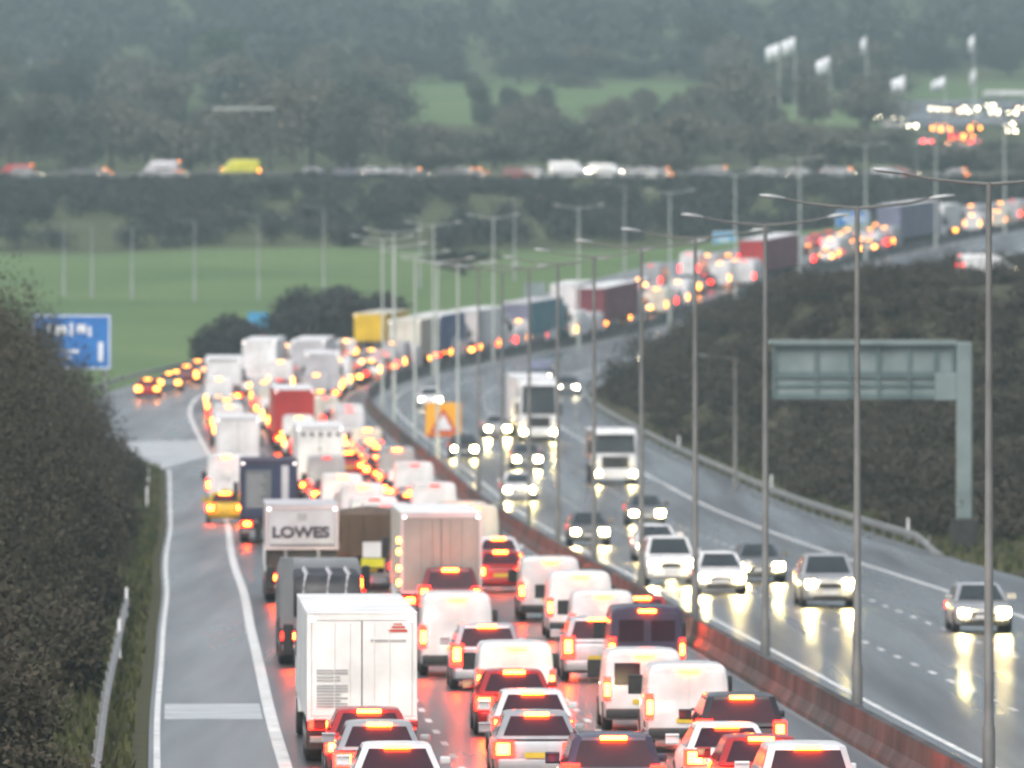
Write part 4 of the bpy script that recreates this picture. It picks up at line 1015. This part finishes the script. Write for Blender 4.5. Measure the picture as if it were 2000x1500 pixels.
def tree_mesh(seed, hh, rad, n, size, low=.22, k=9):
    g = random.Random(seed)
    blobs = []
    for i in range(k):
        a = g.uniform(0, 6.28); q = g.uniform(.1, .72) * rad; z = hh * g.uniform(low + .1, .86)
        e = rad * g.uniform(.32, .58) * (1.15 - .5 * max(0, z / hh - .6))
        blobs.append((q * math.cos(a), q * math.sin(a), z, e, e, e * .8))
    blobs.append((0, 0, hh * .62, rad * .6, rad * .6, hh * .3))
    cr = quads_mesh('crown', leaves(blobs, n, size, seed))
    t = MB().tube([(0, 0, -.5), (0, 0, hh * .3), (g.uniform(-.3, .3), g.uniform(-.3, .3), hh * .75)], [hh * .03, hh * .022, .04], 7)
    for b in blobs[:6]:
        t.tube([(0, 0, hh * g.uniform(.22, .4)), (b[0] * .5, b[1] * .5, b[2] * .75), (b[0], b[1], b[2])], [hh * .012, hh * .008, .03], 5)
    return cr, t.mesh('trunk', 60), hh
TREES = {'bare': [tree_mesh(11 + i, 13, 6.2, 2600, .32) for i in range(3)],
         'dark': [tree_mesh(31 + i, 12, 5.2, 3000, .36, .08) for i in range(2)],
         'fine': [tree_mesh(71 + i, 12, 4.4, 5200, .1, .12) for i in range(2)],
         'round': [tree_mesh(51 + i, 11, 5.6, 3200, .34, .15) for i in range(2)]}
TM = {'bare': 'bare', 'dark': 'dark_leaf', 'round': 'green_leaf', 'fine': 'hedge'}
def tree(kind_, X, Y, height, wide, label, group, z=None, mat=None):
    cr, tr, hh = rnd.choice(TREES[kind_])
    r = empty('tree', (X, Y, (gz(X, Y) if z is None else z) - .2), label, 'tree', group, (0, 0, rnd.uniform(0, 6.28)))
    r.scale = (wide / 11, wide / 11, height / hh)
    obj('crown', cr, M[mat or TM[kind_]], r); obj('trunk', tr, M['bark'], r)
    return r
def tree_px(kind_, px, py_top, D, wide, label, group, mat=None):
    X = (px - CX) * D / F; z = gz(X, D); top = H - (py_top - HZ) * D / F
    return tree(kind_, X, D, max(3.5, top - z), wide, label, group, None, mat)
# named, tell-apart trees
tree_px('dark', 942, 148, 1560, 6.5, 'dark round tree standing alone in the pale green meadow', None)
tree_px('round', 440, 62, 1900, 14, 'big rounded green tree on the far slope at upper left', None)
tree_px('round', 1385, 32, 2050, 15, 'tall dark conifer-like tree on the far slope left of the flags', None, 'dark_leaf')
tree_px('bare', 1040, 190, 1420, 8.5, 'bare brown tree right of the dark round meadow tree', None)
for i, (px, py, D, w_) in enumerate([(556, 566, 790, 5.5), (588, 546, 800, 6.5), (622, 552, 785, 5.5), (660, 546, 800, 6.5), (698, 556, 790, 6), (736, 566, 800, 5.5), (642, 575, 770, 5), (575, 590, 768, 5)]):
    tree_px('dark', px, py, D, w_, 'dark thicket tree at the foot of the field between the white and the yellow lorries', 'thicket trees at the field foot', 'belt')
for i, (px, py, D, w_) in enumerate([(408, 622, 740, 4), (436, 608, 750, 4.5), (468, 612, 745, 4.5), (492, 624, 740, 4)]):
    tree_px('dark', px, py, D, w_, 'low dark tree behind the flat-roofed lorry at the foot of the field', 'low trees behind the outer slip lane', 'belt')
tree_px('bare', 905, 560, 950, 7, 'small bare tree above the deep blue lorry', None, 'belt')
# belt of trees behind the hillside road
TG = 'trees behind the hillside road'
for i in range(64):
    px = -60 + i * 34 + rnd.uniform(-14, 14)
    D = rnd.uniform(1285, 1420)
    ceil_ = np.interp(px, [0, 250, 420, 560, 700, 800, 880, 1000, 1120, 1250, 1400, 1560, 1700, 2100], [150, 165, 190, 130, 140, 190, 255, 225, 215, 205, 190, 215, 250, 270])
    py = ceil_ + rnd.uniform(0, 60)
    tree_px(rnd.choice(['bare', 'bare', 'bare', 'dark']), px, py, D, rnd.uniform(8, 13), 'bare grey-brown tree in the belt behind the hillside road', TG, rnd.choice(['bare', 'bare', 'dark_leaf']))
for i in range(60):
    px = rnd.choice([rnd.uniform(-40, 780), rnd.uniform(-40, 700), rnd.uniform(1400, 1700)])
    D = rnd.uniform(1520, 1960)
    X = (px - CX) * D / F
    tree(rnd.choice(['bare', 'bare', 'round', 'dark']), X, D, rnd.uniform(7, 12), rnd.uniform(9, 15), 'brown-grey tree scattered over the middle slope above the hillside road', 'trees on the middle slope', None, rnd.choice(['bare', 'bare', 'far_leaf', 'dark_leaf']))
for i in range(22):
    px = rnd.uniform(985, 1440); D = rnd.uniform(1430, 1640); X = (px - CX) * D / F
    tree(rnd.choice(['bare', 'bare', 'round']), X, D, rnd.uniform(4.5, 7.5), rnd.uniform(5, 9), 'small brown-grey tree at the lower edge of the pale meadow', 'trees along the meadow edge', None, rnd.choice(['bare', 'bare', 'far_leaf']))
TG2 = 'trees on the far slope'
for i in range(46):
    px = rnd.uniform(-40, 2040)
    D = rnd.uniform(1980, 2100)
    py = rnd.uniform(70, 140)
    if 1500 < px: D += 60
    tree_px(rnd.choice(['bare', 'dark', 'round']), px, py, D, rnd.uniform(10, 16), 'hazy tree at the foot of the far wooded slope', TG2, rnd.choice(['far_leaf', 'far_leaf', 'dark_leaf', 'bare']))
def mass(name, spots, n, size, mat, seed, label=None, cat=None):
    """one growth mass made of clumps: spots are (x, y, z, radius, height)"""
    out = []
    for i, (x, y, z, r_, hh) in enumerate(spots):
        bl = []
        g = random.Random(seed * 1000 + i)
        for k in range(4):
            bl.append((x + g.uniform(-.5, .5) * r_, y + g.uniform(-.5, .5) * r_, z + hh * g.uniform(.25, .62), r_ * g.uniform(.45, .75), r_ * g.uniform(.45, .75), hh * g.uniform(.28, .42)))
        out.append(leaves(bl, n, size, seed * 77 + i))
    me = quads_mesh(name, np.concatenate(out))
    o = obj(name, me, mat)
    if label: tag(o, label, cat or name)
    return o
# far wooded hillside
sp = []
for i in range(230):
    D = rnd.uniform(2080, 2900); px = rnd.uniform(-250, 2250); X = (px - CX) * D / F
    sp.append((X, D, gz(X, D), rnd.uniform(6, 10), rnd.uniform(9, 15)))
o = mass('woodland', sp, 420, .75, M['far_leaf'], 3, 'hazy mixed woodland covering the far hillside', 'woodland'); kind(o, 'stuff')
# scrub on the bank below the hillside road
sp = []
for i in range(330):
    Y = rnd.uniform(1112, 1231); px = rnd.uniform(-160, 2160); X = (px - CX) * Y / F
    sp.append((X, Y, gz(X, Y), rnd.uniform(2, 3.6), max(.6, min(rnd.uniform(3, 4.8), 29.7 - gz(X, Y)))))
o = mass('undergrowth', sp, 420, .26, M['belt'], 5, 'dark scrub covering the bank below the distant hillside road', 'scrub'); kind(o, 'stuff')
# scrub on the cutting at the right
sp = []
for i in range(1150):
    s = rnd.uniform(385, 800); o_ = 17.6 + 46 * rnd.random() ** 1.3
    p = P(s, o_); px = CX + p.x / p.y * F
    if px > 3300: continue
    z = gz(p.x, p.y)
    if 1850 < px < 2010 and p.y < 640 and HZ - (z + 2.4 - H) * F / p.y < 545: continue
    sp.append((p.x, p.y, z, rnd.uniform(1.3, 2.4), rnd.uniform(1.5, 2.5) * (.55 if o_ < 20 else 1)))
for i in range(110):
    s = rnd.uniform(690, 800); o_ = rnd.uniform(17.2, 25)
    p = P(s, o_); sp.append((p.x, p.y, gz(p.x, p.y), rnd.uniform(1.2, 2.0), rnd.uniform(3.2, 4.8) * (.75 if s < 715 else 1)))
o = mass('scrub', sp, 560, .115, M['scrub'], 9, 'dense dark scrub covering the cutting slope on the right', 'scrub'); kind(o, 'stuff')
# hedge on the left
sp = []
for i in range(330):
    s = rnd.uniform(172, 530)
    o_ = -(18.5 + 14.5 * rnd.random() ** 1.25)
    p = P(s, o_); px = CX + p.x / p.y * F
    if px < -700: continue
    z = gz(p.x, p.y)
    hmax = np.interp(s, [170, 260, 330, 420, 470, 530], [6.5, 9, 12.5, 12.5, 11.5, 9.0]) * np.interp(-o_, [18.5, 19.6, 20.8, 23, 33], [.22, .42, .65, .95, 1.12])
    sp.append((p.x, p.y, z, rnd.uniform(.8, 1.2) if o_ > -19.6 else rnd.uniform(1.3, 2.1), hmax * rnd.uniform(.8, 1.1)))
hd = mass('hedge', sp, 1300, .075, M['hedge'], 13, 'tall dark overgrown hedge lining the left verge', 'hedge')
for i in range(9):
    s_ = 270 + i * 29; o_ = -rnd.uniform(22.5, 27); p = P(s_, o_)
    tree('fine', p.x, p.y, rnd.uniform(10.5, 13) - (2.5 if s_ > 460 else 0), rnd.uniform(5, 7), 'thin bare tree rising out of the tall left hedge', 'trees in the left hedge', None, 'hedge')
for i in range(12):
    p = P(rnd.uniform(560, 740), rnd.uniform(24, 46))
    tree('fine', p.x, p.y, rnd.uniform(2.0, 2.7), rnd.uniform(3, 4.5), 'low bare tree among the scrub of the right-hand cutting', 'trees in the right-hand scrub', None, 'scrub')
# grass tufts of the verges
g = np.random.default_rng(4); V = []
for side_ in (0, 1):
    for i in range(9000):
        s = g.uniform(170, 560 if side_ == 0 else 620); o_ = -g.uniform(16.95, 20.5) if side_ == 0 else g.uniform(15.4, 20)
        p = P(s, o_); z = gz(p.x, p.y); hh = g.uniform(.1, .35); a_ = g.uniform(0, 3.14); q = g.uniform(.04, .1)
        dx, dy = math.cos(a_) * q, math.sin(a_) * q; lx, ly = g.uniform(-.12, .12, 2)
        V += [(p.x - dx, p.y - dy, z - .02), (p.x + dx, p.y + dy, z - .02), (p.x + dx * .3 + lx, p.y + dy * .3 + ly, z + hh), (p.x - dx * .3 + lx, p.y - dy * .3 + ly, z + hh)]
kind(tag(obj('grass', quads_mesh('grass', np.array(V)), leaf_mat('grass_blades', (.035, .045, .016), (.095, .1, .04), .3)), 'rough olive grass on the road verges', 'grass'), 'stuff')

# ------------------------------------------------------------------ air, light, camera
HAZE = 0.0003
hz = MB().box(-900, 1200, -60, 4400, -2.5, 240)
ho = hz.mesh('haze'); hm = bpy.data.materials.new('haze_air'); hm.use_nodes = True
N, L = hm.node_tree.nodes, hm.node_tree.links
for n_ in list(N): N.remove(n_)
out = N.new('ShaderNodeOutputMaterial'); pv = N.new('ShaderNodeVolumePrincipled')
pv.inputs['Color'].default_value = (.54, .72, .75, 1); pv.inputs['Density'].default_value = HAZE
pv.inputs['Anisotropy'].default_value = .2
L.new(pv.outputs[0], out.inputs['Volume'])
kind(obj('haze', ho, hm), 'stuff')

SUN_EL, SUN_ROT = 52, 205
wd = bpy.data.worlds.new('World'); sc.world = wd; wd.use_nodes = True
N, L = wd.node_tree.nodes, wd.node_tree.links
sky = N.new('ShaderNodeTexSky'); sky.sky_type = 'NISHITA'; sky.sun_disc = False
sky.sun_elevation = R(SUN_EL); sky.sun_rotation = R(SUN_ROT); sky.air_density = 1.0; sky.dust_density = 4.0
hs = N.new('ShaderNodeHueSaturation'); hs.inputs['Saturation'].default_value = .45
L.new(sky.outputs['Color'], hs.inputs['Color']); L.new(hs.outputs['Color'], N['Background'].inputs['Color'])
N['Background'].inputs['Strength'].default_value = .12
sl = bpy.data.lights.new('sun', 'SUN'); sl.energy = 1.0; sl.angle = R(25); sl.color = (1, .96, .9)
so = bpy.data.objects.new('sun', sl); C.objects.link(so)
dv = Vector((math.sin(R(SUN_ROT)) * math.cos(R(SUN_EL)), math.cos(R(SUN_ROT)) * math.cos(R(SUN_EL)), math.sin(R(SUN_EL))))
so.rotation_euler = dv.to_track_quat('Z', 'Y').to_euler(); so.location = (0, 200, 100)

cam = bpy.data.cameras.new('camera'); co = bpy.data.objects.new('camera', cam); C.objects.link(co); sc.camera = co
co.location = (0, 0, H); co.rotation_euler = (R(90), 0, 0)
cam.sensor_width = 36; cam.lens = F / 2000 * 36; cam.shift_y = -(750 - HZ) / 2000
cam.clip_start = 1; cam.clip_end = 9000
cam.dof.use_dof = True; cam.dof.focus_distance = 150; cam.dof.aperture_fstop = 2.5
sc.render.engine = 'CYCLES'
cy = sc.cycles
cy.use_denoising = True; cy.max_bounces = 5; cy.diffuse_bounces = 2; cy.glossy_bounces = 3; cy.volume_bounces = 0; cy.transmission_bounces = 2
cy.sample_clamp_indirect = 6; cy.filter_width = 2.0; cy.use_light_tree = True
sc.view_settings.view_transform = 'Standard'; sc.view_settings.look = 'None'; sc.view_settings.gamma = 1; sc.view_settings.exposure = 0.95
import os
if os.environ.get('SCENE_LOG'):
    for l in sorted(LOG): print(l)
